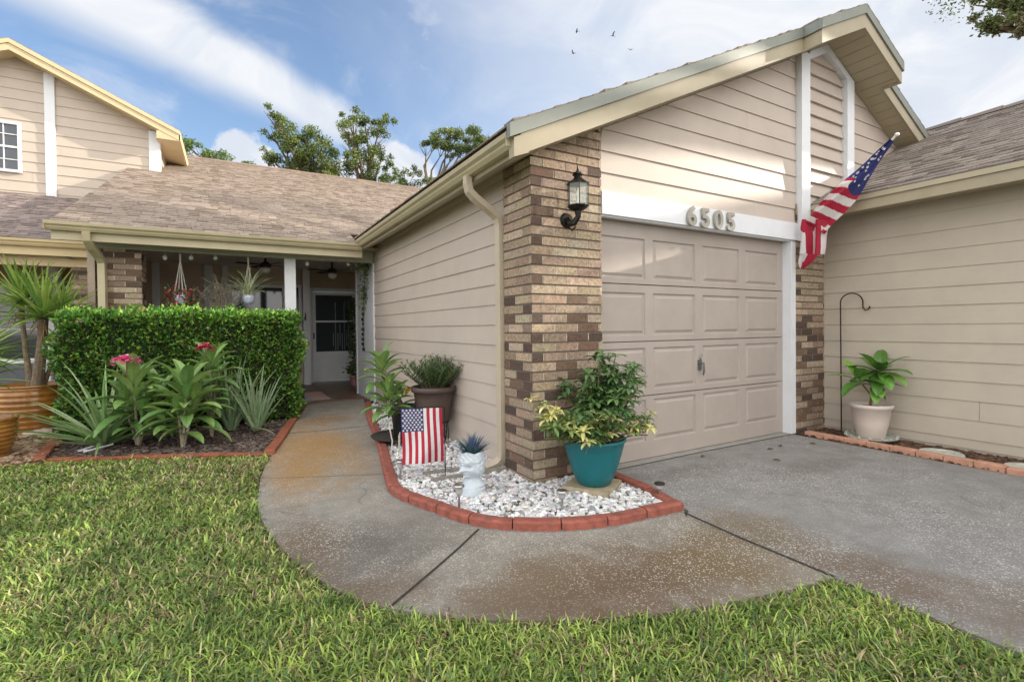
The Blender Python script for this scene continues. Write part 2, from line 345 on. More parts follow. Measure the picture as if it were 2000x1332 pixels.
# beds
MUL = M('mulch', (.075, .045, .032), .95, .55, 35, .9, 60, dirt=((.15, .11, .09), 25, .55, .7))
MUL2 = M('bark_mulch', (.085, .048, .028), .95, .55, 35, .9, 60)
flat('bed_soil', [(-1.6, 6.36), (.33, 5.40), (.42, 5.55), (1.06, 8.6), (-1.75, 8.6)], -.04, -.002, MUL)
flat('side_bed_soil', [(5.53, -5), (6.2, -5), (6.2, 3.25), (5.53, 3.2)], -.04, -.006, MUL2)
flat('gravel_bed_base', [(x, y) for x, y in KB]+[(2.1, 8.2), (2.1, 3.4), (2.7, 3.2), (2.66, 2.3)], -.04, .006, M('gravel_base', (.20, .19, .18), .9, .3, 60))
flat('river_rock_bed_base', [(-1.62, 6.38), (-1.75, 8.6), (-7, 11), (-7, 6.4), (-1.9, 6.24)], -.04, -.004, M('rock_base', (.16, .10, .06), .95, .4, 30, .8, 60))
def chips(name, region, n, size, cols, label, cat=None, zf=0.0, flatz=.4, elong=1.6, kind='stuff', mat=None):
    v = []; f = []; c = []
    mm = MB(); x0, x1, y0, y1, ins = region; k = 0; g = 0
    while k < n and g < n*30:
        g += 1; x = random.uniform(x0, x1); y = random.uniform(y0, y1)
        if not ins(x, y): continue
        k += 1; s = random.uniform(*size); e = random.uniform(1, elong)
        mm.ico(x, y, zf+random.uniform(0, .6)*s, s*e, s/e**.4, s*flatz*random.uniform(.8, 1.3), jc(random.choice(cols), .18), jit=.28)
    o = single(name, mm, mat or STN, kind=kind); return o
def pip(poly):
    px = [p[0] for p in poly]; py = [p[1] for p in poly]; n = len(poly)
    def ins(x, y):
        r = False; j = n-1
        for i in range(n):
            if (py[i] > y) != (py[j] > y) and x < (px[j]-px[i])*(y-py[i])/(py[j]-py[i])+px[i]: r = not r
            j = i
        return r
    return ins
STN = M('stone', (.5, .5, .5), .8, .25, 50, .4, 120, attr=True)
gi = [(x+.075*0, y) for x, y in KB]
gpoly = [(x+(.06 if y > 3 else .03), y+(.085 if y < 3.6 else 0)) for x, y in KB]+[(2.08, 8.2), (2.07, 3.7), (2.03, 3.7), (2.03, 3.22), (2.72, 3.22), (2.60, 2.45)]
ins_g = pip(gpoly)
WC = [(.72, .72, .74), (.62, .63, .66), (.78, .78, .78), (.50, .50, .52), (.30, .29, .29), (.66, .62, .58)]
chips('white_gravel', (1.0, 2.75, 2.3, 4.6, ins_g), 5200, (.010, .021), WC, '', zf=.018, flatz=.75)
chips('white_gravel', (1.0, 2.2, 4.6, 8.0, ins_g), 1500, (.013, .024), WC, '', zf=.016, flatz=.75)


tag(SC.objects['white_gravel'], 'loose white gravel filling the curved brick-edged bed', 'gravel'); tag(SC.objects['white_gravel.001'], 'white gravel along the foot of the tan side wall', 'gravel')
mulp = pip([(-1.55, 6.42), (.33, 5.48), (.95, 8.2), (-1.6, 8.2)])
o = chips('dark_mulch', (-1.7, 1, 5.4, 7.6, mulp), 5200, (.008, .02), [(.07, .045, .035), (.11, .08, .065), (.05, .03, .025), (.16, .13, .12)], '', zf=.002, flatz=.4, elong=2.6)
tag(o, 'dark shredded mulch under the flowering plants', 'mulch')
o = chips('bark_chips', (5.55, 6.17, -.2, 3.2, pip([(5.55, -1), (6.17, -1), (6.17, 3.2), (5.58, 3.2)])), 3600, (.008, .02), [(.10, .05, .028), (.06, .03, .02), (.14, .075, .045)], '', zf=0, flatz=.5, elong=2.6)
tag(o, 'brown bark mulch along the foot of the beige wall', 'mulch')
o = chips('river_rocks', (-4.6, -1.5, 6.2, 9.2, pip([(-1.6, 6.42), (-1.75, 8.5), (-2.2, 9.2), (-5, 9.2), (-5, 6.45), (-1.9, 6.28)])), 5200, (.014, .032), [(.22, .13, .075), (.30, .19, .11), (.14, .08, .05), (.34, .25, .17)], '', zf=0, flatz=.6)
tag(o, 'tan and brown river pebbles around the amber pots', 'pebbles')
# ---- grass: real blades
def pipn(poly, x, y):
    r = np.zeros(len(x), bool); j = len(poly)-1
    for i in range(len(poly)):
        xi, yi = poly[i]; xj, yj = poly[j]
        if yi != yj:
            r ^= ((yi > y) != (yj > y)) & (x < (xj-xi)*(y-yi)/(yj-yi)+xi)
        j = i
    return r
lawn_poly = [(-9, -1), (2.56, -1), (2.56, 1.24)] + [(x-.012, y-.012) for x, y in WL[:-8]] + [(.33, 5.37), (-.687, 5.88), (-1.113, 6.08), (-1.55, 6.27), (-1.9, 6.24), (-9, 6.3)]
def grass():
    P = []
    xs = RNG.uniform(-7, 3.2, 1200000); ys = RNG.uniform(.3, 6.4, 1200000)
    dep = xs*F_.x+ys*F_.y; lat = (xs*R_.x+ys*R_.y)/np.maximum(dep, .1)
    edge = .03*np.sin(xs*37)+.02*np.sin(ys*51+xs*13)
    keep = (dep > 1.25) & (np.abs(lat) < 1.32) & pipn(lawn_poly, xs+edge*.4, ys+edge*.4)
    keep &= RNG.random(len(xs)) < .88*np.clip(2.6/dep, .25, 1)**1.15
    xs, ys, dep = xs[keep], ys[keep], dep[keep]; n = len(xs)
    L = RNG.uniform(.028, .075, n)*RNG.choice([.7, 1, 1.15], n)*(1+.25*np.clip(dep-4, 0, 2)*0); wd = RNG.uniform(.0024, .0052, n)*np.clip(dep/2.6, .85, 1.6)
    a = RNG.uniform(0, 2*np.pi, n); el = RNG.uniform(.12, 1.25, n); dr = RNG.uniform(.3, 1.9, n)
    big = (np.sin(xs*2.1+1.3*np.sin(ys*1.7))+np.sin(ys*2.9+xs*.8+2))*.25+.5
    fine = (np.sin(xs*11+3*np.sin(ys*7))*np.sin(ys*13+2*np.sin(xs*9)))*.5+.5
    pr = RNG.random(n); col = np.zeros((n, 3))
    g1 = np.array([.19, .30, .06]); g2 = np.array([.36, .46, .10]); g3 = np.array([.10, .19, .05]); dry = np.array([.50, .43, .22]); br = np.array([.22, .155, .085])
    pat = np.sin(xs*5.3+2*np.sin(ys*3.9+1))*np.sin(ys*6.1+2.2*np.sin(xs*4.7))+.6*np.sin(xs*14+ys*9)*np.sin(ys*17-xs*6)
    mix = np.clip(.15+big*.5+fine*.3+.22*pat+RNG.normal(0, .28, n), 0, 1)[:, None]; col = g1*(1-mix)+g2*mix; col *= np.clip(1+.22*pat, .6, 1.35)[:, None]
    s = pr < .16; col[s] = g3
    walkd = np.zeros(n)
    dryp = .09+.34*np.clip(pat-.1, 0, .6)+.12*(big < .35)+.35*np.exp(-((xs-.05)**2+(ys-4.9)**2)/.5)
    s = (pr > 1-dryp); col[s] = dry; s = (pr > 1-dryp*.35); col[s] = br
    col *= RNG.uniform(.5, 1.4, (n, 1))
    dx, dy = np.cos(a), np.sin(a); sx, sy = -dy, dx
    V = np.zeros((n, 7, 3)); p = np.stack([xs, ys, np.full(n, -.035)], 1); e = el.copy()
    for k, wk in enumerate((1.0, .95, .7)):
        off = np.stack([sx, sy, np.zeros(n)], 1)*(wd*wk)[:, None]
        V[:, 2*k] = p-off; V[:, 2*k+1] = p+off
        st = (L*(.5, .3, .35)[k]+(.014 if k == 0 else 0))
        p = p+np.stack([dx*np.cos(e)*st, dy*np.cos(e)*st, np.sin(e)*st], 1); e = e-dr*(.5, .6, .5)[k]
    V[:, 6] = p; V[:, 6, 2] = np.maximum(V[:, 6, 2], -.03)
    me = bpy.data.meshes.new('grass'); me.vertices.add(n*7); me.vertices.foreach_set('co', V.reshape(-1).astype(np.float32))
    base = (np.arange(n)*7)[:, None]
    q = np.concatenate([base+np.array([0, 1, 3, 2]), base+np.array([2, 3, 5, 4])], 1); tq = base+np.array([4, 5, 6])
    loops = np.concatenate([q, tq], 1).reshape(-1); me.loops.add(len(loops)); me.loops.foreach_set('vertex_index', loops.astype(np.int32))
    st = (np.arange(n)*11)[:, None]+np.array([0, 4, 8]); me.polygons.add(n*3)
    me.polygons.foreach_set('loop_start', st.reshape(-1).astype(np.int32))
    ca = me.attributes.new('Col', 'FLOAT_COLOR', 'FACE'); cc = np.ones((n, 3, 4), np.float32); cc[:, :, :3] = col[:, None, :]; ca.data.foreach_set('color', cc.ravel())
    me.materials.append(M('grass_blade', (.5, .5, .5), .5, .15, 12, attr=True, trans=.25)); me.update(calc_edges=True); me.validate()
    o = bpy.data.objects.new('lawn_grass', me); COL.objects.link(o); tag(o, 'coarse green lawn grass with straw-coloured dry blades', 'grass', kind='stuff'); print('blades', n)
grass()
# ---- edging bricks, each one a thing
def lump_mat(n, c): return M(n, c, .85, .22, 14, .5, 90, dirt=(tuple(x*.45 for x in c), 7, .6, .5))
RED = M('red_edging', (.28, .085, .06), .85, .28, 14, .6, 90, dirt=((.13, .075, .055), 9, .52, .7)); RED2 = lump_mat('orange_brick', (.27, .085, .042)); PCH = lump_mat('peach_brick', (.50, .27, .19))
def arc_at(pts):
    P = [Vector(p) for p in pts]; S = [0]
    for i in range(1, len(P)): S.append(S[-1]+(P[i]-P[i-1]).length)
    def g(s):
        s = max(0, min(S[-1]-1e-6, s))
        for i in range(1, len(S)):
            if s <= S[i]: k = (s-S[i-1])/(S[i]-S[i-1]); return P[i-1].lerp(P[i], k), (P[i]-P[i-1]).normalized()
        return P[-1], (P[-1]-P[-2]).normalized()
    return g, S[-1]
g, Lk = arc_at(KB); s = 0.0; i = 0; PL = .305
grp = 'red scalloped bricks edging the white gravel'
while s < Lk-.1:
    e = min(s+PL, Lk); m = MB(); rows = []; nn = 16; hh = .062+random.uniform(-.003, .003)
    for k in range(nn+1):
        t = k/nn; q = s+.004+(e-s-.008)*t; p, d = g(q); nrm = Vector((d.y, -d.x))            # nrm points into the bed side or out
        sc = abs(math.sin(t*PI*3))**.6*.016
        inn = p+nrm*.09; outp = p-nrm*(.0-.0)-nrm*0; o2 = p-nrm*(sc-.016)
        rows.append([(inn.x, inn.y, -.01), (inn.x, inn.y, hh-.008), (inn.x-nrm.x*.012, inn.y-nrm.y*.012, hh), (o2.x+nrm.x*.014, o2.y+nrm.y*.014, hh), (o2.x, o2.y, hh-.014), (o2.x, o2.y, -.01)])
    m.grid(rows); m.face(list(reversed(rows[0]))); m.face(rows[-1])
    p0, _ = g((s+e)/2)
    single('edging_brick', m, RED, 'red scalloped concrete brick in the curved edge of the white gravel bed', 'edging brick', grp, loc=(p0.x, p0.y, 0))
    s = e; i += 1
def brickrow(p0, p1, n, wd, hh, mat, label, grp, cat='edging brick', gap=.008):
    p0 = Vector(p0); p1 = Vector(p1); d = (p1-p0); L = d.length/n; d.normalize(); s = Vector((-d.y, d.x))
    for k in range(n):
        a = p0+d*(L*k+gap/2); b = p0+d*(L*(k+1)-gap/2); j = random.uniform(-.004, .004); h2 = hh+random.uniform(-.004, .004); tl = random.uniform(-.003, .003)
        m = MB(); be = .006
        lo = [(a.x, a.y, -.03), (b.x, b.y, -.03), ((b+s*wd).x, (b+s*wd).y, -.03), ((a+s*wd).x, (a+s*wd).y, -.03)]
        mid = [(x+s.x*j, y+s.y*j, h2-be) for x, y, z in lo]; c = ((a+b)/2+s*wd/2)
        top = [(x+(c.x-x)*be/.06, y+(c.y-y)*be/.06, h2+tl) for x, y, z in mid]
        m.grid([lo, mid, top], closed=True); m.face(top)
        single('edging_brick', m, mat, label, cat, grp, loc=((a.x+b.x)/2, (a.y+b.y)/2, 0))
brickrow((2.73, 3.20), (2.705, 2.62), 2, -.085, .055, RED, 'red brick between the white gravel and the driveway', 'red bricks beside the driveway')
brickrow((2.70, 2.61), (2.625, 2.27), 1, -.085, .055, RED, 'red corner brick at the tip of the white gravel bed', None)
brickrow((.36, 5.44), (1.04, 8.55), 14, .10, .035, RED2, 'flat orange-red brick along the left side of the walkway', 'orange bricks beside the walkway')
brickrow((-1.58, 6.34), (.34, 5.40), 9, .085, .018, RED2, 'low red brick between the lawn and the mulch bed', 'low bricks at the front of the mulch bed')
brickrow((-1.60, 6.40), (-1.72, 7.5), 4, .10, .03, RED2, 'red brick between the mulch bed and the river pebbles', 'bricks left of the mulch bed')
brickrow((5.60, 3.14), (5.52, -.20), 16, .085, .048, PCH, 'peach brick edging the mulch strip beside the driveway', 'peach bricks along the right bed')
# ------------------------------------------------------------------ buildings
def siding(mm, P0, U, Nn, z0, z1, zl, ex, xl, xr, out=.015):
    k = math.floor((z0-zl)/ex)-1
    while zl+k*ex < z1:
        a = max(z0, zl+k*ex); b = min(z1, zl+(k+1)*ex); k += 1
        if b-a < .004: continue
        la, ra = xl(a), xr(a); lb, rb = xl(b), xr(b)
        if ra <= la: continue
        if rb < lb: lb = rb = (lb+rb)/2
        fr = (a-(zl+(k-1)*ex))/ex
        P = lambda u, z, o: (P0[0]+U[0]*u+Nn[0]*o, P0[1]+U[1]*u+Nn[1]*o, z)
        jv = random.uniform(-.0015, .0015)
        o_ = out+jv-fr*out*.8; m0, m1 = max(la, lb), min(ra, rb); u_ = random.uniform(.12, .88)
        if m1-m0 > 1.4 and random.random() < .55:
            s_ = m0+(m1-m0)*u_; mm.face([P(la, a, o_), P(s_-.0016, a, o_), P(s_-.0016, b, .003), P(lb, b, .003)]); mm.face([P(s_+.0016, a, o_-.001), P(ra, a, o_-.001), P(rb, b, .003), P(s_+.0016, b, .003)])
        else: mm.face([P(la, a, o_), P(ra, a, o_), P(rb, b, .003), P(lb, b, .003)])
        mm.face([P(la, a, -.006), P(ra, a, -.006), P(ra, a, out+jv), P(la, a, out+jv)])
def bricks(mm, P0, U, Nn, width, z0, z1, off=0.0, dark=None, courses=.0767, bl=.226, start=0, top=None):
    """running bond on one face; every brick its own block with its own tone"""
    k = 0; z = z0
    TAN = [(.37, .285, .205), (.33, .25, .178), (.40, .32, .235), (.28, .205, .15), (.35, .268, .19), (.31, .225, .165)]; DKB = [(.11, .07, .05), (.085, .056, .043), (.17, .105, .07)]
    while z < z1-.01:
        zb = min(z+courses-.0145, z1); u = -(bl/2 if (k+start) % 2 else 0)-off
        while u < width:
            a = max(u, 0); b = min(u+bl-.013, width)
            if top and z > top(P0[0]+b)-.02: u += bl; continue
            if b-a > .012:
                pd = dark(z, a, b, k) if dark else .12
                c = jc(random.choice(DKB if random.random() < pd else TAN), .14)
                o = random.uniform(0, .003)
                q = [(a, z), (b, z), (b, zb), (a, zb)]
                if top: q = [(x, min(y, top(P0[0]+x)+.06)) for x, y in q]
                fr = [(P0[0]+U[0]*x+Nn[0]*o, P0[1]+U[1]*x+Nn[1]*o, y) for x, y in q]; bk = [(P0[0]+U[0]*x-Nn[0]*.012, P0[1]+U[1]*x-Nn[1]*.012, y) for x, y in q]
                i = len(mm.v); mm.v += fr+bk
                for f in ((0, 1, 2, 3), (1, 0, 4, 5), (2, 1, 5, 6), (3, 2, 6, 7), (0, 3, 7, 4)):
                    mm.f.append(tuple(i+x for x in f)); mm.c.append(c); mm.m.append(0)
                a2, b2 = b, min(b+.013, width)
                if b2 > a2+.003 and not top: jq = [(a2, z+.002), (b2, z+.002), (b2, zb-.001), (a2, zb-.001)]
                elif b2 > a2+.003: jq = [(x, min(y, top(P0[0]+x)+.05)) for x, y in [(a2, z+.002), (b2, z+.002), (b2, zb-.001), (a2, zb-.001)]]
                else: jq = None
                if jq: mm.face([(P0[0]+U[0]*x-Nn[0]*.003, P0[1]+U[1]*x-Nn[1]*.003, y) for x, y in jq], (.50, .44, .37))
            u += bl
        z += courses; k += 1
MORT = M('mortar', (.19, .15, .12), .95, .2, 30, .5, 90)  # dark tone carries the shadow lines under the brick courses
def shingles(mm, O, Ue, Us, L, S, ex=.13, tone=((.33, .268, .22), (.31, .25, .205), (.355, .288, .24), (.28, .225, .185)), lf=None, rt=None):
    O = Vector(O); Ue = Vector(Ue).normalized(); Us = Vector(Us).normalized(); Nn = Ue.cross(Us)
    if Nn.z < 0: Nn = -Nn
    n = int(S/ex)
    for k in range(n+1):
        s0 = k*ex; s1 = min(S, s0+ex+.01)
        if s1-s0 < .02: continue
        e = -random.uniform(0, .3); l0 = lf(s0) if lf else 0; l1 = rt(s0) if rt else L
        while e < l1:
            w = random.uniform(.10, .19); a = max(e, l0); b = min(e+w-.004, l1); e += w
            if b-a < .01: continue
            th = random.choice((.008, .012, .02)); ds = random.uniform(0, .006); c = jc(random.choice(tone), .05)
            A = O+Ue*a+Us*(s0-ds); B = O+Ue*b+Us*(s0-ds); C_ = O+Ue*b+Us*s1; D_ = O+Ue*a+Us*s1
            i = len(mm.v); mm.v += [tuple(p) for p in (A+Nn*th, B+Nn*th, C_+Nn*.002, D_+Nn*.002, A, B)]
            for f in ((0, 1, 2, 3), (4, 5, 1, 0), (4, 0, 3), (1, 5, 2)): mm.f.append(tuple(i+x for x in f)); mm.c.append(c); mm.m.append(0)
zs = lambda x: 4.55-.475*abs(6.18-x)
RX, RZ, RS = 6.18, 4.80, .475      # ridge of the garage gable
house = thing('garage_house', 'tan single-storey house with a front garage, brick pillars and a recessed porch', 'house', (2.03, 3.23, 0))
XW = 2.08; YG = 3.255; YP = 3.23
zs = lambda x: 4.55-RS*abs(RX-x)
# side wall
m = MB(); siding(m, (XW, 3.60), (0, 1), (-1, 0), .03, 2.62, 1.272, .182, lambda z: 0, lambda z: 4.60)
m.box(XW, XW+.12, 3.5, 8.2, .0, 2.6); part('side_wall', m, SID, house)
m = MB(); m.box(XW-.006, XW+.1, 3.5, 8.2, -.03, .035); part('foundation', m, M('slab_edge', (.12, .11, .10), .9), house)
# gable wall
m = MB(); xlg = lambda z: max(2.742, RX-(4.555-z)/RS); xrg = lambda z: RX+(4.555-z)/RS
siding(m, (0, YG), (1, 0), (0, -1), 2.40, 4.55, 2.566, .1845, xlg, lambda z: min(5.628, xrg(z)))
siding(m, (0, YG), (1, 0), (0, -1), 2.78, 4.5, 2.566, .1845, lambda z: 6.776, lambda z: min(8.6, xrg(z)))
m.prism_y([(2.75, 2.2), (8.4, 2.2), (8.4, 3.5), (6.18, 4.54), (2.75, 2.91)], YG+.004, YG+.12); part('gable_wall', m, SID, house)
m = MB()
siding(m, (0, YG), (1, 0), (0, -1), 2.60, 4.46, 2.60, .157, lambda z: max(5.802, RX-(4.47-z)/RS), lambda z: min(6.612, RX+(4.47-z)/RS), out=.034)
part('louvre_vent', m, SID, house)
# white boards
m = MB(); m.box(2.742, 5.632, 3.218, YG+.03, 2.205, 2.398); m.box(2.742, 5.632, 3.245, YG+.04, 2.190, 2.2048); part('garage_header', m, WHT, house)
m = MB(); m.box(5.632, 5.80, 3.178, YG+.02, 2.20, 4.345); part('trim_board', m, WHT, house)
m = MB(); m.box(6.614, 6.775, 3.178, YG+.02, 2.95, 4.262); part('trim_board', m, WHT, house)
m = MB(); m.prism_y([(5.802, 4.285), (6.18, 4.465), (6.18, 4.56), (5.802, 4.375)], 3.181, YG+.02); part('trim_board', m, WHT, house)
m = MB(); m.prism_y([(6.1801, 4.465), (6.612, 4.262), (6.774, 4.264), (6.1801, 4.56)], 3.181, YG+.02); part('trim_board', m, WHT, house)
m = MB(); m.box(2.742, 5.6, 3.262, 3.60, 2.1915, 2.1995); m.box(2.742, 5.6, 3.47, 3.60, 1.9, 2.19); part('head_light_stop', m, GDR, house)  # filler boxes added above the door to block light from behind
# brick pillars
def dk(z, a, b, k):
    if z > 1.5 and a < .01 and b-a < .14 and z < 2.45: return 1.0
    return .34 if z < 1.5 else .07
m = MB(); bricks(m, (2.034, YP), (1, 0), (0, -1), .705, -.02, 2.98, dark=dk, top=zs); bricks(m, (2.034, YP+.445), (0, -1), (-1, 0), .445, -.02, 2.60, dark=lambda z, a, b, k: .38 if z < 1.45 else .1, start=1, off=.03)
mo = MB(); mo.prism_y([(2.042, -.03), (2.737, -.03), (2.737, 2.90), (2.042, 2.575)], YP+.008, YP+.445)
o = part('brick_pillar', m, BRK, house); part('mortar', mo, MORT, o)
m = MB(); bricks(m, (5.602, YP), (1, 0), (0, -1), .60, -.02, 2.62, dark=lambda z, a, b, k: .45 if z < 1.5 else .15)
mo = MB(); mo.box(5.606, 6.2, YP+.008, YP+.3, -.03, 2.62); o = part('brick_pillar', m, BRK, house); part('mortar', mo, MORT, o)
# garage door jambs and door
m = MB(); m.box(5.512, 5.602, 3.235, 3.46, 0.003, 2.19); part('door_jamb', m, WHT, house)
m = MB(); m.box(2.725, 2.755, 3.30, 3.46, 0.003, 2.19); part('door_jamb', m, WHT, house)
gd = MB(); YD = 3.335
rows = [(.012, .593), (.602, 1.101), (1.110, 1.626), (1.635, 2.189)]; pz = [(.171, .559), (.652, 1.044), (1.162, 1.554), (1.682, 2.054)]
px_ = [(2.83, 3.42), (3.516, 4.109), (4.222, 4.815), (4.915, 5.395+.0)]
px_ = [(2.795, 3.385), (3.475, 4.06), (4.165, 4.75), (4.84, 5.405)]
px_ = [(2.77, 3.35), (3.449, 4.033), (4.146, 4.726), (4.832, 5.42)]
for (a, b), (p, q) in zip(rows, pz):
    xs = [2.757]+[v for pr in px_ for v in pr]+[5.509]
    for i in range(0, len(xs), 2):
        if xs[i+1] > xs[i]: gd.box(xs[i], xs[i+1], YD, YD+.04, a, b)
    for (x0, x1) in px_:
        gd.box(x0, x1, YD, YD+.04, a, p); gd.box(x0, x1, YD, YD+.04, q, b)
        r = [[(x0+d, YD+o_, p+d), (x1-d, YD+o_, p+d), (x1-d, YD+o_, q-d), (x0+d, YD+o_, q-d)] for d, o_ in ((0, 0), (.008, .014), (.022, .014), (.045, .001), (.05, .001))]
        gd.grid(r, closed=True); gd.face(r[-1])
door = part('garage_door', gd, GDR, house)
m = MB(); m.box(2.757, 5.509, YD+.042, YD+.055, .012, 2.185); part('door_backing', m, GDR, door)  # added panel, stops light showing through the section seams
m = MB(); m.box(2.77, 5.50, YD+.008, YD+.05, .0035, .014); part('door_seal', m, BLK, door)
m = MB(); m.box(4.062, 4.117, YD-.012, YD-.001, .80, .90); m.tube([(4.09, YD-.012, .87), (4.093, YD-.05, .87), (4.098, YD-.052, .80), (4.10, YD-.04, .75)], [.012, .011, .012, .008], 8); m.tube([(4.09, YD-.01, .90), (4.09, YD-.02, .92), (4.108, YD-.02, .96)], .006, 6)
part('door_handle', m, M('pewter', (.25, .26, .28), .35, .1, 20, metal=.9), door)
# house number
grey = M('number_paint', (.36, .34, .30), .5, .05, 20)
for i, ch in enumerate('6505'):
    cu = bpy.data.curves.new('digit', 'FONT'); cu.body = ch; cu.size = .252; cu.extrude = .012; cu.bevel_depth = .002; cu.offset = .0045; cu.align_x = 'CENTER'; cu.resolution_u = 5
    tmp = bpy.data.objects.new('digit', cu); me = bpy.data.meshes.new_from_object(tmp); bpy.data.objects.remove(tmp); bpy.data.curves.remove(cu)
    X0 = 3.825+.193*i; Z0 = 2.207
    me.transform(Matrix.Translation((X0, 3.20, Z0)) @ Matrix.Rotation(PI/2, 4, 'X') @ Matrix.Diagonal((1.04, 1, 1, 1)))
    me.materials.clear(); me.materials.append(grey); me.name = 'house_number_digit'
    o = bpy.data.objects.new('house_number_digit', me); COL.objects.link(o); o.parent = house; o.matrix_parent_inverse = Matrix.Translation(-house.location)
# garage roof
cs = math.sqrt(1+RS*RS)
def zt(x): return RZ-RS*abs(RX-x)
m = MB(); YB = 13.6; YF = 2.98
for sx in (-1, 1):
    xe = 1.74 if sx < 0 else 10.6
    S = abs(RX-xe)*cs
    shingles(m, (xe, YF-.02, zt(xe)), (0, 1, 0), (RX-xe, 0, zt(RX)-zt(xe)), YB-YF, S)
    shingles(m, (RX+sx*.87, 2.77, zt(RX+sx*.87)), (0, 1, 0), (-sx*.87, 0, zt(RX)-zt(RX+.87)), .22, .87*cs)
part('roof', m, SHG, house)
def band(mm, x0, x1, y0, y1, top, bot, off=0):   # board following the slope between x0 and x1
    mm.hexa([(x0, y0, zt(x0)-bot), (x1, y0, zt(x1)-bot), (x1, y1, zt(x1)-bot), (x0, y1, zt(x0)-bot)], [(x0, y0, zt(x0)-top), (x1, y0, zt(x1)-top), (x1, y1, zt(x1)-top), (x0, y1, zt(x0)-top)])
m = MB()
band(m, 1.80, 5.345, YF, YF+.03, .10, .245); band(m, 7.015, 8.9, YF, YF+.03, .10, .245)
band(m, 5.31, RX, 2.79, 2.82, .10, .252); band(m, RX, 7.05, 2.79, 2.82, .10, .252)
m.hexa([(5.31, 2.822, zt(5.31)-.25), (5.335, 2.822, zt(5.335)-.25), (5.335, 3.0, zt(5.335)-.25), (5.31, 3.0, zt(5.31)-.25)], [(5.31, 2.822, zt(5.31)-.10), (5.335, 2.822, zt(5.335)-.10), (5.335, 3.0, zt(5.335)-.10), (5.31, 3.0, zt(5.31)-.10)])
m.hexa([(7.025, 2.822, zt(7.025)-.25), (7.05, 2.822, zt(7.05)-.25), (7.05, 3.0, zt(7.05)-.25), (7.025, 3.0, zt(7.025)-.25)], [(7.025, 2.822, zt(7.025)-.10), (7.05, 2.822, zt(7.05)-.10), (7.05, 3.0, zt(7.05)-.10), (7.025, 3.0, zt(7.025)-.10)])
m.hexa([(1.74, YF-.003, zt(1.74)-.245), (1.86, YF-.006, zt(1.86)-.255), (1.86, 3.05, zt(1.86)-.255), (1.74, 3.05, zt(1.74)-.245)], [(1.74, YF-.003, zt(1.74)-.11), (1.86, YF-.006, zt(1.86)-.105), (1.86, 3.05, zt(1.86)-.105), (1.74, 3.05, zt(1.74)-.11)])
m.box(1.80, 1.82, 3.03, 7.85, zt(1.8)-.23, zt(1.8)-.03)
part('fascia', m, FAS, house)
m = MB()
band(m, 1.70, 5.35, YF-.018, YF+.03, .0, .099); band(m, 7.0, 9.0, YF-.018, YF+.03, .0, .099); band(m, 5.29, RX, 2.772, 2.82, .0, .099); band(m, RX, 7.07, 2.772, 2.82, .0, .099)
band(m, 5.29, 5.345, 2.822, 3.0, .0, .099); band(m, 7.015, 7.07, 2.822, 3.0, .0, .099)
part('drip_edge', m, DRP, house)
m = MB(); band(m, 5.345, RX, 2.822, 3.01, .225, .24); band(m, RX, 7.015, 2.822, 3.01, .225, .24)
band(m, 1.82, RX, 3.01, 3.27, .225, .24); band(m, RX, 8.8, 3.01, 3.27, .225, .24); band(m, 1.82, 2.2, 3.275, 8.2, .225, .24)
for k in range(34):                                             # panel joints run from wall to rake
    for sx in (-1, 1):
        x = RX+sx*(.10+.135*k)
        if 1.9 < x < 8.6:
            yf = 2.83 if abs(x-RX) < .8 else 3.02
            m.hexa([(x, yf, zt(x)-.2425), (x+.006, yf, zt(x+.006)-.2425), (x+.006, 3.2, zt(x+.006)-.2425), (x, 3.2, zt(x)-.2425)], [(x, yf, zt(x)-.241), (x+.006, yf, zt(x+.006)-.241), (x+.006, 3.2, zt(x+.006)-.241), (x, 3.2, zt(x)-.241)], m=1)
part('soffit', m, [SOF, M('soffit_joint', (.25, .2, .12), .6)], house)
# frieze under the side eave
m = MB(); m.box(XW-.022, XW-.0155, 3.68, 8.2, 2.535, 2.62); part('frieze_board', m, SID, house)
def gutter(mm, p0, p1, out, zt0):      # K profile between two points, 'out' points away from the house
    p0 = Vector((*p0, zt0)); p1 = Vector((*p1, zt0)); o = Vector((*out, 0))
    prof = [(0, -.0), (0, -.10), (.055, -.10), (.075, -.07), (.078, -.055), (.10, -.035), (.105, -.008), (.105, 0), (.098, 0), (.098, -.012), (.07, -.06), (.05, -.09), (.008, -.09)]
    a = [p0+o*x+Vector((0, 0, z)) for x, z in prof]; b = [p1+o*x+Vector((0, 0, z)) for x, z in prof]
    mm.grid([a, b], closed=True); mm.face(a); mm.face(list(reversed(b)))
m = MB(); gutter(m, (1.80, 3.03), (1.80, 7.80), (-1, 0), 2.625)
m.box(1.6995, 1.80, 3.022, 3.029, 2.53, 2.63)
gu = part('gutter', m, GUT, house)
m = MB()
P = [(1.75, 3.78, 2.53), (1.75, 3.78, 2.46), (1.762, 3.775, 2.40), (1.80, 3.765, 2.355), (1.87, 3.75, 2.30), (1.96, 3.735, 2.235), (2.005, 3.725, 2.19), (2.02, 3.72, 2.13), (2.02, 3.72, 2.0), (2.02, 3.72, .16), (2.012, 3.722, .11), (1.985, 3.73, .08), (1.93, 3.745, .055), (1.88, 3.76, .045)]
m.tube(P, .03, 8, sq=(.036, .027))
for k in range(9):
    t = k/8; q = Vector(P[1]).lerp(Vector(P[3]), t) if t < .5 else Vector(P[3]).lerp(Vector(P[4]), (t-.5)*2)
part('downspout', m, DSP, house)
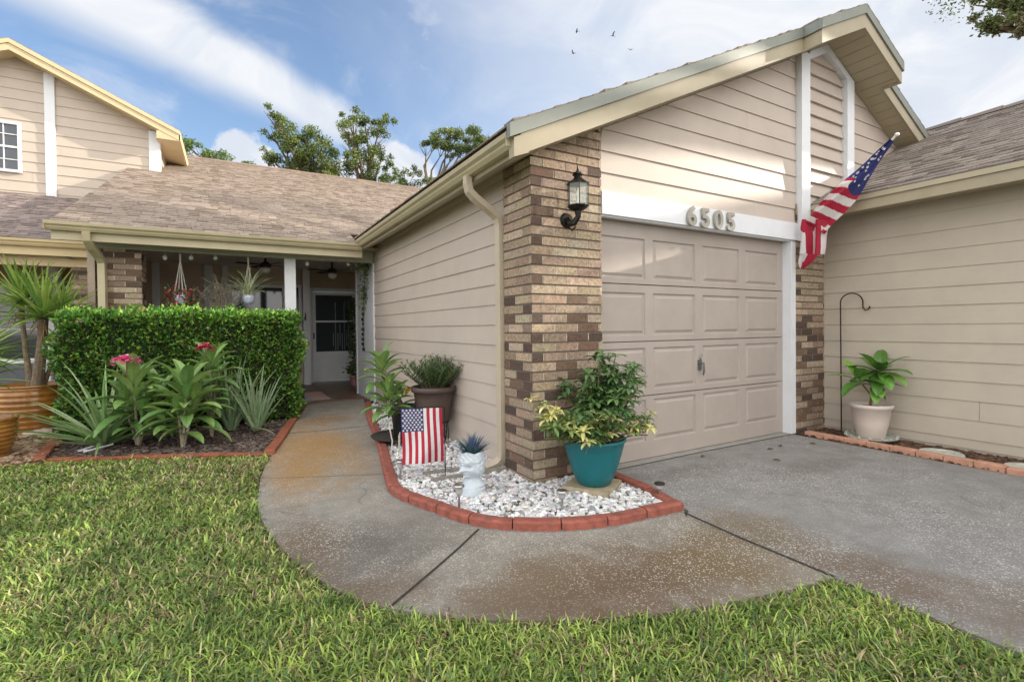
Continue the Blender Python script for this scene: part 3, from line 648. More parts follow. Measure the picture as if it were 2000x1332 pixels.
# ---- porch
YE = 7.80; ZE = 2.56; PS = .40; pc = math.sqrt(1+PS*PS)
zp = lambda y: ZE+PS*(y-YE)
YR = 17.2
m = MB(); shingles(m, (-1.87, YE, zp(YE)+.01), (1, 0, 0), (0, 1, PS), 3.60, .62*pc); shingles(m, (-1.87, YE+.62, zp(YE+.62)+.01), (1, 0, 0), (0, 1, PS), 9.6, (YR-YE-.62)*pc)
m.face([(-1.87, YR, zp(YR)+.012), (7.7, YR, zp(YR)+.012), (7.7, YR+8, zp(YR)-3.2), (-1.87, YR+8, zp(YR)-3.2)], c=(.28, .2, .15))
for k in range(32):
    x = -1.87+k*.30; m.hexa([(x, YR-.13, zp(YR-.13)+.02), (x+.295, YR-.13, zp(YR-.13)+.02), (x+.295, YR, zp(YR)+.035), (x, YR, zp(YR)+.035)], [(x, YR-.13, zp(YR-.13)+.03), (x+.295, YR-.13, zp(YR-.13)+.03), (x+.295, YR, zp(YR)+.055), (x, YR, zp(YR)+.055)], c=jc((.24, .175, .13)))
part('porch_roof', m, SHG, house)
m = MB(); m.prism_x([(YE+.03, zp(YE)-.12), (YR, zp(YR)-.12), (YR, zp(YR)+.002), (YE+.03, zp(YE)+.002)], -1.85, -1.72)
m.box(-1.86, 1.80, YE+.035, YE+.06, 2.36, 2.555)
m.prism_x([(YE+.4, zp(YE)-.12), (13.2, 2.6), (13.2, zp(13.2)-.1), (YE+.4, zp(YE+.4)-.05)], -1.70, -1.64)
part('fascia', m, GUT, house)
m = MB(); gutter(m, (-1.90, YE+.034), (1.78, YE+.034), (0, -1), 2.565); m.box(-1.9045, -1.9, YE-.07, YE+.05, 2.465, 2.57); part('gutter', m, GUT, house)
m = MB(); m.box(-1.86, 2.1, YE+.062, 8.4, 2.515, 2.53); part('soffit', m, GUT, house)
m = MB(); m.box(-1.60, XW-.02, 8.20, 8.34, 2.335, 2.514); part('porch_beam', m, TRB, house)
m = MB(); m.tube([(-1.52, 7.78, 2.47), (-1.52, 7.80, 2.38), (-1.50, 7.90, 2.30), (-1.46, 8.06, 2.21), (-1.44, 8.13, 2.14), (-1.44, 8.14, 2.0), (-1.44, 8.14, 0)], .04, 8, sq=(.05, .038)); part('downspout', m, GUT, house)
m = MB(); bricks(m, (-1.44, 8.22), (1, 0), (0, -1), .40, .0, 2.34, dark=lambda z, a, b, k: .4); bricks(m, (-1.04, 8.22), (0, 1), (1, 0), .42, .0, 2.34, dark=lambda z, a, b, k: .4, start=1)
mo = MB(); mo.box(-1.435, -1.048, 8.228, 8.64, 0, 2.337); o = part('brick_pillar', m, BRK, house); part('mortar', mo, MORT, o)
m = MB(); m.box(.72, .875, 8.24, 8.335, .012, 2.334); part('porch_post', m, WHT, house)
m = MB(); m.box(-1.65, 1.40, 11.9, 12.0, .012, 2.62); m.box(1.40, 1.5, 11.9, 12.2, .012, 2.62); m.box(1.5, 1.56, 12.17, 12.25, .012, 2.62); m.box(2.66, 3.4, 12.17, 12.25, .012, 2.62); m.box(1.56, 2.66, 12.17, 12.25, 2.2, 2.62); m.box(3.3, 3.4, 9.6, 12.1, .012, 2.62)
m.box(-1.70, -1.62, 8.7, 11.9, .012, 2.62)
part('porch_wall', m, M('porch_wall_paint', (.58, .47, .38), .6, .06, 3), house)
m = MB(); m.box(-1.7, 3.4, 8.41, 12.3, 2.60, 2.66); part('porch_ceiling', m, M('porch_ceiling_paint', (.70, .67, .62), .7), house)
m = MB(); m.box(XW-.004, XW+.14, 8.203, 9.62, .012, 2.514)
part('entry_side_wall', m, WHT, house)
m = MB(); m.box(XW-.03, XW-.005, 8.20, 8.27, .012, 2.334); part('trim_board', m, WHT, house)
m = MB(); m.box(XW-.02, XW-.005, 9.52, 9.60, .012, 2.5); part('trim_board', m, WHT, house)
for (x0, x1) in ((-1.34, -1.22), (-.47, -.33), (1.385, 1.53), (-.75+.6, -.05)):
    m = MB(); m.box(x0, x1, 11.84 if x0 < 1 else 11.70, 11.895, .012, 2.59); part('trim_board', m, WHT, house)
def window(parent, x0, x1, z0, z1, y, mull=1, wm=WHT, fw=.06):
    m = MB(); m.box(x0, x1, y-.05, y, z1-fw, z1); m.box(x0, x1, y-.05, y, z0, z0+fw); m.box(x0, x0+fw, y-.05, y, z0+fw, z1-fw); m.box(x1-fw, x1, y-.05, y, z0+fw, z1-fw)
    for k in range(1, mull+1):
        zz_ = z0+(z1-z0)*k/(mull+1); m.box(x0+fw, x1-fw, y-.035, y-.01, zz_-.008, zz_+.008)
    if mull > 1:
        zc = z0+(z1-z0)/2; m.box(x0+fw, x1-fw, y-.04, y-.036, zc-.02, zc+.02)
        for k in (1, 2, 3): xx = x0+(x1-x0)*k/4; m.box(xx-.008, xx+.008, y-.033, y-.012, z0+fw, z1-fw)
    o = part('window', m, wm, parent); g = MB(); g.box(x0+fw, x1-fw, y-.008, y-.002, z0+fw, z1-fw); part('pane', g, GLS, o); return o
window(house, -.05, 1.04, .85, 2.22, 11.895, 1); window(house, 1.10, 1.37, .6, 2.24, 11.895, 1)
# front door
DW = M('door_paint', (.80, .84, .88), .45, .04, 6); m = MB(); y = 12.12
m.box(1.56, 1.63, y-.04, 12.17, .012, 2.20); m.box(2.60, 2.67, y-.04, 12.17, .012, 2.20); m.box(1.63, 2.60, y-.04, 12.17, 2.12, 2.20); fr = part('door_frame', m, WHT, house)
m = MB(); m.box(1.635, 1.70, y, y+.04, .03, 2.115); m.box(2.53, 2.595, y, y+.04, .03, 2.115); m.box(1.70, 2.53, y, y+.04, 2.04, 2.115); m.box(1.70, 2.53, y, y+.04, 1.405, 1.445); m.box(1.70, 2.53, y, y+.04, .03, .72); m.box(1.74, 2.49, y-.008, y-.001, .09, .66)
dr = part('front_door', m, DW, house)
m = MB(); m.box(1.70, 2.53, y+.015, y+.02, .72, 2.04); part('door_glass', m, glass('door_glass', (.03, .045, .055), .08), dr)
m = MB(); m.box(1.64, 1.665, y-.05, y-.002, 1.02, 1.16); part('door_handle', m, BLK, dr)
cu_ = MB()
for k in range(9):
    x = 2.08+.05*k; cu_.box(x, x+.018, y+.012, y+.0145, .75+.1*(k % 3 == 0), 1.15+.22*(k % 2)+ .5*(k % 4 == 1))
part('door_curtain', cu_, M('curtain', (.22, .25, .28), .8), dr)
# ---- neighbour on the right
XR = 6.19; XE = 5.82
nr = thing('neighbour_house', 'beige neighbouring house with blank lap-sided wall and shingled roof at the right', 'house', (XR, 0, 0))
m = MB(); siding(m, (XR, 3.24), (0, -1), (-1, 0), .03, 2.60, 1.241, .1865, lambda z: 0, lambda z: 8.2, out=.013)
m.box(XR+.001, XR+.15, -4.96, 3.235, -.03, 2.58); part('side_wall', m, SID2, nr)
m = MB(); m.prism_y([(XR, 2.5), (11.5, 2.5), (8.85, 3.95)], -4.95, -4.9); m.box(XR+.16, 11.5, -4.95, -4.9, 0, 2.5); part('gable_wall', m, SID2, nr)
zr = lambda x: 2.62+.475*(x-XE)
m = MB(); shaded_tone = ((.27, .23, .20), (.235, .20, .18), (.30, .255, .225), (.21, .18, .16))  # same kind of shingle, greyed to paint this slope as shaded
shingles(m, (XE, -5.3, zr(XE)), (0, 1, 0), (1, 0, .475), 8.52, (8.85-XE)*cs, tone=shaded_tone)
m.face([(8.85, -5.3, zr(8.85)), (8.85, 3.22, zr(8.85)), (11.9, 3.22, zr(XE)), (11.9, -5.3, zr(XE))], c=(.25, .2, .18))
for k in range(20):
    y = -5.3+k*.426; m.hexa([(8.72, y, zr(8.72)+.02), (8.99, y, zr(8.72)+.02), (8.99, y+.42, zr(8.72)+.02), (8.72, y+.42, zr(8.72)+.02)], [(8.80, y, zr(8.85)+.03), (8.90, y, zr(8.85)+.03), (8.90, y+.42, zr(8.85)+.015), (8.80, y+.42, zr(8.85)+.015)], c=jc((.22, .18, .16)))
part('roof', m, SHG, nr)
m = MB(); m.box(XE, XE+.03, -5.28, 3.215, 2.455, 2.565); part('fascia', m, FAS, nr)
m = MB(); m.hexa([(XE-.02, -5.3, 2.56), (XE+.03, -5.3, 2.56), (XE+.03, 3.225, 2.56), (XE-.02, 3.225, 2.56)], [(XE-.006, -5.3, 2.615), (XE+.03, -5.3, 2.618), (XE+.03, 3.225, 2.618), (XE-.006, 3.225, 2.615)]); part('drip_edge', m, FAS, nr)
m = MB(); m.box(XE+.031, XR-.016, -5.2, 3.21, 2.49, 2.50); part('soffit', m, SOF, nr)
# ---- two-storey neighbour on the left
nl = thing('two_storey_house', 'pale two-storey neighbouring house with gabled upper floor at the left', 'house', (-1.9, 10.5, 0))
YU = 13.25; LX, LZ, LS = -3.60, 6.84, .465
zl_ = lambda x: LZ-LS*abs(x-LX)
m = MB(); siding(m, (0, YU), (1, 0), (0, -1), 3.8, 6.7, 4.03, .2, lambda z: max(-6.0, LX-(6.66-z)/LS), lambda z: min(-1.34, LX+(6.66-z)/LS), out=.016)
m.box(-6, -1.345, YU+.002, 18, 2.5, 5.6); m.prism_y([(-6, 5.5), (-1.345, 5.5), (LX, 6.6)], YU+.002, 18); siding(m, (-1.34, YU+.02), (0, 1), (1, 0), 3.8, 5.58, 4.03, .2, lambda z: 0, lambda z: 4.6)
part('upper_wall', m, SID3, nl)
m = MB(); m.box(-3.19, -3.03, YU-.05, YU-.017, 3.85, 6.44); part('trim_board', m, WHT, nl)
m = MB(); m.slab([(-1.50, YU-.05), (-1.30, YU-.05), (-1.30, YU+.13), (-1.325, YU+.13), (-1.325, YU-.017), (-1.50, YU-.017)], 3.85, 5.60); part('trim_board', m, WHT, nl)
window(nl, -4.55, -3.54, 4.38, 5.36, YU-.018, 3, fw=.05)
m = MB()
for sx in (-1, 1):
    xe = LX+sx*2.69; shingles(m, (xe, YU-.38, zl_(xe)), (0, 1, 0), (LX-xe, 0, LZ-zl_(xe)), 5, 2.69*math.sqrt(1+LS*LS))
part('upper_roof', m, SHG, nl)
m = MB()
for x0, x1 in ((LX, LX+2.69), (LX-2.69, LX)):
    for (y0, y1, t, b) in ((YU-.36, YU-.33, .085, .21), (YU-.38, YU-.33, 0, .08)):
        m.hexa([(x0, y0, zl_(x0)-b), (x1, y0, zl_(x1)-b), (x1, y1, zl_(x1)-b), (x0, y1, zl_(x0)-b)], [(x0, y0, zl_(x0)-t), (x1, y0, zl_(x1)-t), (x1, y1, zl_(x1)-t), (x0, y1, zl_(x0)-t)])
    m.hexa([(x0, YU-.33, zl_(x0)-.19), (x1, YU-.33, zl_(x1)-.19), (x1, YU, zl_(x1)-.19), (x0, YU, zl_(x0)-.19)], [(x0, YU-.33, zl_(x0)-.17), (x1, YU-.33, zl_(x1)-.17), (x1, YU, zl_(x1)-.17), (x0, YU, zl_(x0)-.17)])
xe = LX+2.69; m.box(xe-.02, xe+.005, YU-.36, 18, zl_(xe)-.2, zl_(xe)-.005); m.box(-1.34, xe-.02, YU-.328, 18, zl_(xe)-.215, zl_(xe)-.195); m.box(-1.33, xe-.02, YU-.352, YU-.33, zl_(xe)-.215, zl_(xe)-.05)
part('rake_board', m, M('warm_fascia', (.62, .50, .30), .5, .05, 4), nl)
YL = 9.88
m = MB(); shingles(m, (-6.5, YL, 2.64), (1, 0, 0), (0, 1, .4), 4.72, 3.4*pc, tone=((.25, .20, .19), (.20, .165, .16), (.30, .245, .225))); part('lower_roof', m, SHG, nl)  # purple-grey tones put the shadow into these shingles
m = MB(); m.box(-6.5, -1.80, YL+.03, YL+.06, 2.40, 2.62); gutter(m, (-6.5, YL+.028), (-1.80, YL+.028), (0, -1), 2.625); m.box(-6.5, -1.8, YL+.2, YL+.34, 2.26, 2.42); part('fascia', m, M('warm_beam', (.60, .49, .28), .5, .05, 4), nl)
m = MB(); m.box(-6.5, -1.75, 12.2, 12.3, 0, 2.7); m.box(-6.5, -1.75, YL+.35, 12.2, 2.5, 2.56); part('porch_wall', m, M('warm_wall', (.38, .26, .16), .6, .06, 3), nl)
window(nl, -4.2, -2.1, .5, 2.1, 12.195, 1)
m = MB(); m.box(-2.9, -2.75, 11.9, 12.19, 0, 2.5); part('trim_board', m, WHT, nl)
m = MB(); bricks(m, (-2.18, YL+.25), (1, 0), (0, -1), .38, 0, 2.35, dark=lambda z, a, b, k: .4); mo = MB(); mo.box(-2.175, -1.805, YL+.258, YL+.6, 0, 2.34); o = part('brick_pillar', m, BRK, nl); part('mortar', mo, MORT, o)
m = MB(); m.box(-6.5, -1.9, 13.3, 13.4, 0, 2.5); part('rear_wall', m, SID3, nl)
# ------------------------------------------------------------------ plants
def vz(x, y, z): return (x, y, z)
# hedge
def hedge():
    root = thing('clipped_hedge', 'dense clipped green hedge in front of the porch', 'hedge', (-.45, 7.6, 0))
    c = MB(); X0, X1, Y0, Y1, Z1 = -1.72, .80, 7.28, 8.02, 1.46
    # uneven solid dark lump that blocks light, standing in for shaded twigs
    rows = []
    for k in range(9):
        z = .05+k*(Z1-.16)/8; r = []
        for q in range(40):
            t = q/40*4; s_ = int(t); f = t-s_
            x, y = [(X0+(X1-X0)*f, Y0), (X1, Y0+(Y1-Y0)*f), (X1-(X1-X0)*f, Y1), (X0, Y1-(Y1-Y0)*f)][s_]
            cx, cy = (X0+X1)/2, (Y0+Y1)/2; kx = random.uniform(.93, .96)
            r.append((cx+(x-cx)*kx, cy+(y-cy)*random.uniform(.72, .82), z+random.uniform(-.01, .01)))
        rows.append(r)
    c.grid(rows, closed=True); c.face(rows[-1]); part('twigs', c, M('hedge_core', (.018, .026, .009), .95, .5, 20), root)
    m = MB(); cols = [(.095, .225, .035), (.06, .145, .027), (.155, .31, .05), (.038, .09, .02), (.25, .42, .065)]
    def put(n, fn, tip=0):
        for _ in range(n):
            p, nrm = fn(); base = random.choice(cols)
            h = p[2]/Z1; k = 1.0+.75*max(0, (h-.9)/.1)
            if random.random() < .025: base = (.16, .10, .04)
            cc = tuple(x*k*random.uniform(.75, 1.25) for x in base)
            d = (Vector(nrm)+Vector((random.gauss(0, .65), random.gauss(0, .65), random.gauss(.3, .6)))).normalized()
            L = random.uniform(.035, .068); w = L*.52
            o = d.cross(Vector((random.uniform(-1, 1), random.uniform(-1, 1), random.uniform(-1, 1)))).normalized(); u = o.cross(d)
            P = Vector(p); i = len(m.v)
            m.v += [tuple(P), tuple(P+d*L*.45+o*w*.5+u*.003), tuple(P+d*L), tuple(P+d*L*.45-o*w*.5+u*.003), tuple(P+d*L*.5-u*.004)]
            m.f.append((i, i+1, i+2, i+4)); m.f.append((i, i+4, i+2, i+3)); m.c += [cc, cc]; m.m += [0, 0]
    def dep(): return random.random()**1.5*.11
    def bump(a, b): return .032*math.sin(a*7.3+2*math.sin(b*5))+.028*math.sin(b*9+a*4.1)+.026*math.sin(a*19+b*13)*math.sin(b*21-a*7)
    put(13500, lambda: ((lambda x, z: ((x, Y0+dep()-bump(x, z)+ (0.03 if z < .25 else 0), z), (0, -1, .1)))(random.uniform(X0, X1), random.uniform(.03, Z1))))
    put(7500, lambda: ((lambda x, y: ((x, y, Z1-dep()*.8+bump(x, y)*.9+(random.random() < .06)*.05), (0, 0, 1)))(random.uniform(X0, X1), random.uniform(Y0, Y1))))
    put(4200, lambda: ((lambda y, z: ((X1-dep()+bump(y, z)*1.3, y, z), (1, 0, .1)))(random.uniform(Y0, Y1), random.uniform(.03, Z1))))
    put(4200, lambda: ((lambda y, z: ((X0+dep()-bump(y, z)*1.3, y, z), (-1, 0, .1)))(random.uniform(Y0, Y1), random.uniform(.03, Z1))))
    for cx, h in ((-1.05, 1.56), (-.62, 1.50), (.30, 1.53), (.62, 1.50), (-1.4, 1.49)):                     # stray shoots
        for _ in range(60): a = random.uniform(0, 6.28); m.card((cx+random.gauss(0, .05), 7.45+random.gauss(0, .06), h-random.random()*.12), .05, .025, jc((.17, .28, .05)))
    part('foliage', m, LEAFG, root)
hedge()
def spiky(root, name, x, y, z, n, L, Wd, cols, elr=(.1, 1.45), droop=.5, shape='sword', mat=LEAF, fold=.3, seg=6, tipc=None, r0_=.03):
    m = MB()
    for k in range(n):
        az = k*2.399+random.uniform(-.3, .3); t = (k+.5)/n; el = elr[1]-(elr[1]-elr[0])*t+random.uniform(-.12, .12)
        ll = L*random.uniform(.75, 1.1); h = z-t*.06
        m.leaf((x+r0_*math.cos(az), y+r0_*math.sin(az), h), az, el, ll, Wd*random.uniform(.8, 1.15), droop*random.uniform(.4, 1.4), jc(random.choice(cols), .18), seg=seg, fold=fold, shape=shape, tipc=tipc)
    return part(name, m, mat, root)
AMB = M('amber_glaze', (.31, .135, .03), .22, .3, 6, coat=.5, dirt=((.14, .055, .015), 9, .52, .6))
def ribpot(x, y, r, h, root, nr=8):
    m = MB(); pr = [(r*.72, .0), (r*.76, .01)]
    for k in range(nr*4+1):
        t = k/(nr*4); z = .02+t*(h-.06); rr = r*(.78+.24*math.sin(t*PI*.62)); pr.append((rr+.007*math.cos(t*nr*2*PI), z))
    pr += [(r*1.0, h-.035), (r*1.06, h-.022), (r*1.07, h-.006), (r*1.03, h), (r*.93, h), (r*.90, h-.05), (.0, h-.05)]
    m.lathe(pr, x, y, 44); part('pot', m, AMB, root, smooth=True)
    s = MB(); s.lathe([(r*.9, h-.045), (r*.5, h-.03), (0, h-.025)], x, y, 20); part('potting_soil', s, SOILM, root)
YC = [(.20, .33, .06), (.30, .44, .09), (.13, .24, .055), (.40, .52, .14)]
def yucca(x, y, r, h, loc_label, label, stems, ph):
    root = thing('potted_yucca', label, 'potted plant', (x, y, 0)); ribpot(x, y, r, h, root)
    s = MB()
    for (dx, dy, zt_, n, L, rs) in stems:
        s.tube([(x+dx*.3, y+dy*.3, h-.05), (x+dx*.6, y+dy*.6, h+(zt_-h)*.3), (x+dx*.9, y+dy*.9, h+(zt_-h)*.7), (x+dx, y+dy, zt_)], [rs*1.25, rs, rs*.85, rs], 10)
    part('stem', s, BARK, root)
    for (dx, dy, zt_, n, L, rs) in stems:
        spiky(root, 'leaf_crown', x+dx, y+dy, zt_+.02, n, L, .046, YC, elr=(-.25, 1.5), droop=.4)
        d = MB()
        for k in range(14): az = random.uniform(0, 6.28); d.leaf((x+dx, y+dy, zt_-.06-random.random()*.14), az, -.7, .22, .02, .6, jc((.26, .17, .08)), seg=3)
        part('dry_leaves', d, LEAF, root)
yucca(-2.16, 8.30, .36, .60, '', 'tall spiky yucca on a bare trunk in a ribbed amber pot left of the hedge', [(.10, .0, 1.46, 84, .72, .055), (-.15, .18, 1.66, 46, .62, .03), (.26, .1, 1.44, 46, .62, .022)], 0)
yucca(-2.17, 6.80, .26, .40, '', 'lower spiky yucca in the front ribbed amber pot at the left edge', [(-.05, .02, 1.02, 80, .54, .03), (.0, -.05, .80, 34, .42, .02)], 0)
# bed plants
AG = [(.24, .37, .15), (.17, .28, .11), (.34, .46, .23)]
r = thing('agave_plant', 'sprawling grey-green sword-leaved plant at the left end of the mulch bed', 'plant', (-1.20, 6.75, 0))
spiky(r, 'leaves', -1.20, 6.72, .07, 46, .90, .058, AG, elr=(.2, 1.3), droop=.42, fold=.4)
def plumeria(label, x, y, heads, flowers=(), lw=.29, cat='flowering plant', name='plumeria_plant', root=None, base=0.0):
    root = root or thing(name, label, cat, (x, y, 0)); s = MB(); PC = [(.19, .32, .09), (.14, .26, .075), (.26, .39, .12)]
    for (dx, dy, z, n, L) in heads:
        s.tube([(x, y, base-.02), (x+dx*.35, y+dy*.35, base+(z-base)*.35), (x+dx, y+dy, z)], [.016, .014, .011], 8)
    part('stem', s, M('pale_stem', (.28, .25, .18), .8, .25, 20), root)
    m = MB()
    for (dx, dy, z, n, L) in heads:
        for k in range(n):
            az = k*2.399+random.uniform(-.2, .2); t = (k+.5)/n; el = 1.30-1.45*t+random.uniform(-.15, .15)
            c = jc(random.choice(PC), .15); h = z-.22*t*(L/.3)
            if t > .85 and random.random() < .12: c = jc((.45, .27, .05))
            b = (x+dx, y+dy, h); pt = (b[0]+.05*math.cos(az)*math.cos(el), b[1]+.05*math.sin(az)*math.cos(el), b[2]+.05*math.sin(el))
            m.tube([b, pt], .0035, 4, c=(.16, .2, .07), cap=False)
            m.leaf(pt, az, el, L*random.uniform(.8, 1.1), L*lw, .85, c, seg=6, fold=.22)
            m.leaf((pt[0], pt[1], pt[2]+.0012), az, el, L*.85, .0045, .75, (.22, .32, .12), seg=6, fold=.0, shape='taper')
    part('leaves', m, LEAFG, root)
    for (dx, dy, z, rr, cols) in flowers:
        f = MB(); f.tube([(x+dx, y+dy, z-.20), (x+dx, y+dy, z)], .006, 6, c=(.20, .10, .06))
        for k in range(40):
            a = k*2.399; q = rr*math.sqrt((k+.5)/40); cx, cy, cz = x+dx+q*math.cos(a), y+dy+q*math.sin(a), z+.8*math.sqrt(max(0, rr*rr-q*q))-.4*rr+random.uniform(-.01, .01)
            for p in range(5): f.leaf((cx, cy, cz), a+p*1.2566+random.random(), random.uniform(.1, .9), .042, .034, .7, jc(random.choice(cols), .12), seg=3, fold=.1)
        part('flower', f, LEAF, root)
PK = [(.80, .07, .30), (.85, .28, .48), (.70, .04, .22), (.88, .62, .70)]; PR = [(.45, .02, .06), (.6, .05, .12), (.75, .35, .40)]
plumeria('plumeria with bright pink flower cluster left of centre in the mulch bed', -.90, 6.62, [(-.02, -.05, .66, 22, .42), (.16, .1, .54, 18, .38), (-.12, .08, .44, 14, .36), (.05, -.08, .36, 10, .34)], [(-.06, -.17, .93, .12, PK)])
plumeria('flowerless plumeria with the largest star of leaves at the front of the mulch bed', -.47, 6.25, [(.04, 0, .60, 28, .42), (-.04, .05, .38, 12, .38), (.12, .03, .48, 14, .38)])
plumeria('plumeria with dark red flowers on top, behind the largest leafy one', -.22, 6.72, [(.0, 0, .86, 22, .34), (.05, .05, .66, 14, .32), (-.06, .02, .55, 12, .3)], [(-.04, -.12, 1.04, .085, PR)])
AL = [(.23, .33, .18), (.18, .28, .16), (.29, .39, .22)]
for (x, y, lab, L, n) in ((-.02, 6.86, 'left clump of upright grey-green aloe in the mulch bed', .92, 24), (.24, 6.68, 'right clump of grey-green aloe with one leaf lying on the mulch', .80, 22)):
    r = thing('aloe_plant', lab, 'plant', (x, y, 0)); m = MB()
    for k in range(n):
        az = k*2.399; t = (k+.5)/n; m.leaf((x+.04*math.cos(az), y+.04*math.sin(az), .03), az, 1.48-.5*t, L*random.uniform(.6, 1.1), .055, .15, jc(random.choice(AL), .12), seg=6, fold=.45, shape='taper')
    if x > 0: m.leaf((x-.05, y-.05, .05), -1.2, .15, .62, .06, .35, (.24, .26, .13), seg=6, fold=.4, shape='taper')
    part('leaves', m, LEAF, r)
m = MB()
for k in range(3): m.ico(-2.02+k*.04, 7.86-k*.03, .035, .15-.04*k, .10, .06, c=(.42, .32, .26), jit=.2)
single('grey_rock', m, STN, 'large pinkish rock lying on the pebbles beside the amber pot', 'rock', loc=(-2.0, 7.85, 0))
m = MB(); m.tube([(-1.36, 6.55, .03), (-1.22, 6.72, .05)], .010, 6); m.tube([(-1.33, 6.50, .02), (-1.12, 6.66, .04)], .010, 6); m.tube([(-1.39, 6.58, .02), (-1.30, 6.54, .025)], .006, 6)
single('plant_labels', m, WHT, 'pair of white plastic stakes lying in the corner of the mulch bed', 'garden stake', loc=(-1.3, 6.6, 0))
# ---- potted plants beside the wall
# brown pot on a wire stand
x, y = 1.86, 4.93
r = thing('potted_podocarpus', 'bushy narrow-leaved green shrub in a brown plastic pot raised on a wire stand', 'potted plant', (x, y, 0))
m = MB(); m.lathe([(.0, .26), (.155, .26), (.165, .28), (.20, .50), (.215, .575), (.235, .578), (.240, .60), (.235, .632), (.222, .632), (.210, .59), (0, .585)], x, y, 36); part('pot', m, M('brown_plastic', (.075, .052, .045), .55, .12, 6), r, smooth=True)
m = MB(); m.lathe([(.21, .592), (.1, .60), (0, .60)], x, y, 16); part('potting_soil', m, SOILM, r)
m = MB()
for k in range(4):
    a = k*PI/2+.5; ca, sa = math.cos(a), math.sin(a)
    for w in (-.03, .03): m.tube([(x+.16*ca-w*sa, y+.16*sa+w*ca, .258), (x+.17*ca-w*sa, y+.17*sa+w*ca, .12), (x+.18*ca, y+.18*sa, .0)], .005, 6)
for rr, z in ((.16, .255), (.12, .14)): m.tube([(x+rr*math.cos(q*PI/12), y+rr*math.sin(q*PI/12), z) for q in range(25)], .005, 6)
part('stand', m, DRK, r)
st = MB(); m = MB(); GC = [(.075, .14, .05), (.10, .18, .06), (.055, .11, .042), (.13, .20, .07)]
for k in range(92):
    a = random.uniform(0, 6.28); q = random.random()**.6; lean = q*.95; hh = random.uniform(.24, .42)
    b = Vector((x+.10*q*math.cos(a), y+.10*q*math.sin(a), .60)); tip = b+Vector((math.cos(a)*math.sin(lean), math.sin(a)*math.sin(lean), math.cos(lean)))*hh
    st.tube([b, b.lerp(tip, .5)+Vector((0, 0, .01)), tip], [.004, .003, .002], 5)
    for j in range(34):
        t = .12+.88*j/34; p = b.lerp(tip, t); az = j*2.399+a; m.leaf(p, az, .7, random.uniform(.05, .075), .011, .5, jc(random.choice(GC), .2), seg=2, fold=.15)
part('twig', st, BARK, r); part('leaves', m, LEAFG, r)
# black pot, plumeria and croton
x, y = 1.66, 5.30
r = thing('black_pot_plumeria', 'light green plumeria leaning out of a glossy black pot on a black saucer', 'potted plant', (x, y, 0))
m = MB(); m.lathe([(0, .03), (.11, .03), (.12, .05), (.155, .33), (.17, .36), (.172, .39), (.16, .395), (.145, .36), (0, .35)], x, y, 32); part('pot', m, BLK, r, smooth=True)
m = MB(); m.lathe([(0, .07), (.24, .07), (.30, .10), (.305, .105), (.29, .088), (.1, .082), (0, .082)], x-.10, y-.12, 32); m.tube([(x-.1, y-.1, .0), (x-.1, y-.1, .07)], .05, 10); part('saucer', m, BLK, r, smooth=True)
plumeria('', x, y, [(-.26, -.05, .84, 22, .25), (-.24, -.20, .56, 22, .26), (-.12, -.12, .48, 10, .22)], root=r, base=.36, lw=.36)
r = thing('croton_plant', 'yellow and orange croton leaves between the black pot and the brown pot', 'plant', (x+.12, y+.05, 0))
m = MB(); m.tube([(x+.10, y+.02, .34), (x+.14, y, .48)], .008, 6, c=(.2, .15, .1))
for k in range(16): m.leaf((x+.13, y, .48+.008*k), k*2.399, 1.0-.09*k, .19, .06, .9, jc(random.choice([(.75, .48, .03), (.62, .34, .02), (.70, .55, .06), (.30, .14, .02), (.18, .24, .04)]), .1), seg=5)
part('leaves', m, LEAFG, r)
m = MB(); m.tube([(1.30, 4.62, 0), (1.33, 4.66, .16), (1.31, 4.70, .32)], [.008, .007, .006], 6)
for k in range(4): m.tube([(1.37+.02*k, 4.6+.05*k, 0), (1.38+.02*k, 4.62+.05*k, .22)], .003, 5)
single('bamboo_stakes', m, M('pale_cane', (.50, .47, .40), .7, .1, 30), 'thin pale canes standing beside the black saucer', 'garden stake', loc=(1.31, 4.65, 0))
# ---- garden flag
def star(mm, P, s, c=(.8, .8, .8), n3=None, ux=(1, 0, 0), uz=(0, 0, 1), m=0):
    P = Vector(P); ux = Vector(ux); uz = Vector(uz); pts = []
    for k in range(10): a = PI/2+k*PI/5; rr = s if k % 2 == 0 else s*.4; pts.append(P+ux*(rr*math.cos(a))+uz*(rr*math.sin(a)))
    i = len(mm.v); mm.v += [tuple(P)]+[tuple(p) for p in pts]
    for k in range(10): mm.f.append((i, i+1+k, i+1+(k+1) % 10)); mm.c.append(c); mm.m.append(m)
FR = (.42, .018, .05); FW = (.72, .70, .70); FB = (.028, .035, .15)
CLO = M('flag_cloth', (.5, .5, .5), .8, .06, 40, attr=True, trans=.25)
r = thing('garden_flag', 'small stars and stripes flag hanging from a thin black stake in the white gravel', 'flag', (1.47, 3.70, 0))
ax_ = Vector((.86, -.35, 0)).normalized(); nfl = Vector((-ax_.y, ax_.x, 0)); nfl = -nfl if nfl.y > 0 else nfl; O = Vector((1.475, 3.70, 0))-ax_*.335
def SF(u, v): return O+ax_*(u*.325)+Vector((0, 0, .605-v*.44+.008*math.sin(u*5)*v))+nfl*(.016*math.sin(u*10+v*3)*(v+.1)+.045*v*math.sin(u*3.1+1)+.012*v*math.sin(v*7+u*4))+ax_*(.015*v*math.sin(v*2.5))
m = MB(); nu, nv = 39, 26
def fc(a, b):
    u = (b+.5)/nu; v = (a+.5)/nv
    return FB if (u < 7/13 and v < .42) else (FR if int(u*13) % 2 == 0 else FW)
m.grid([[SF(b/nu, a/nv) for b in range(nu+1)] for a in range(nv+1)], cf=fc)
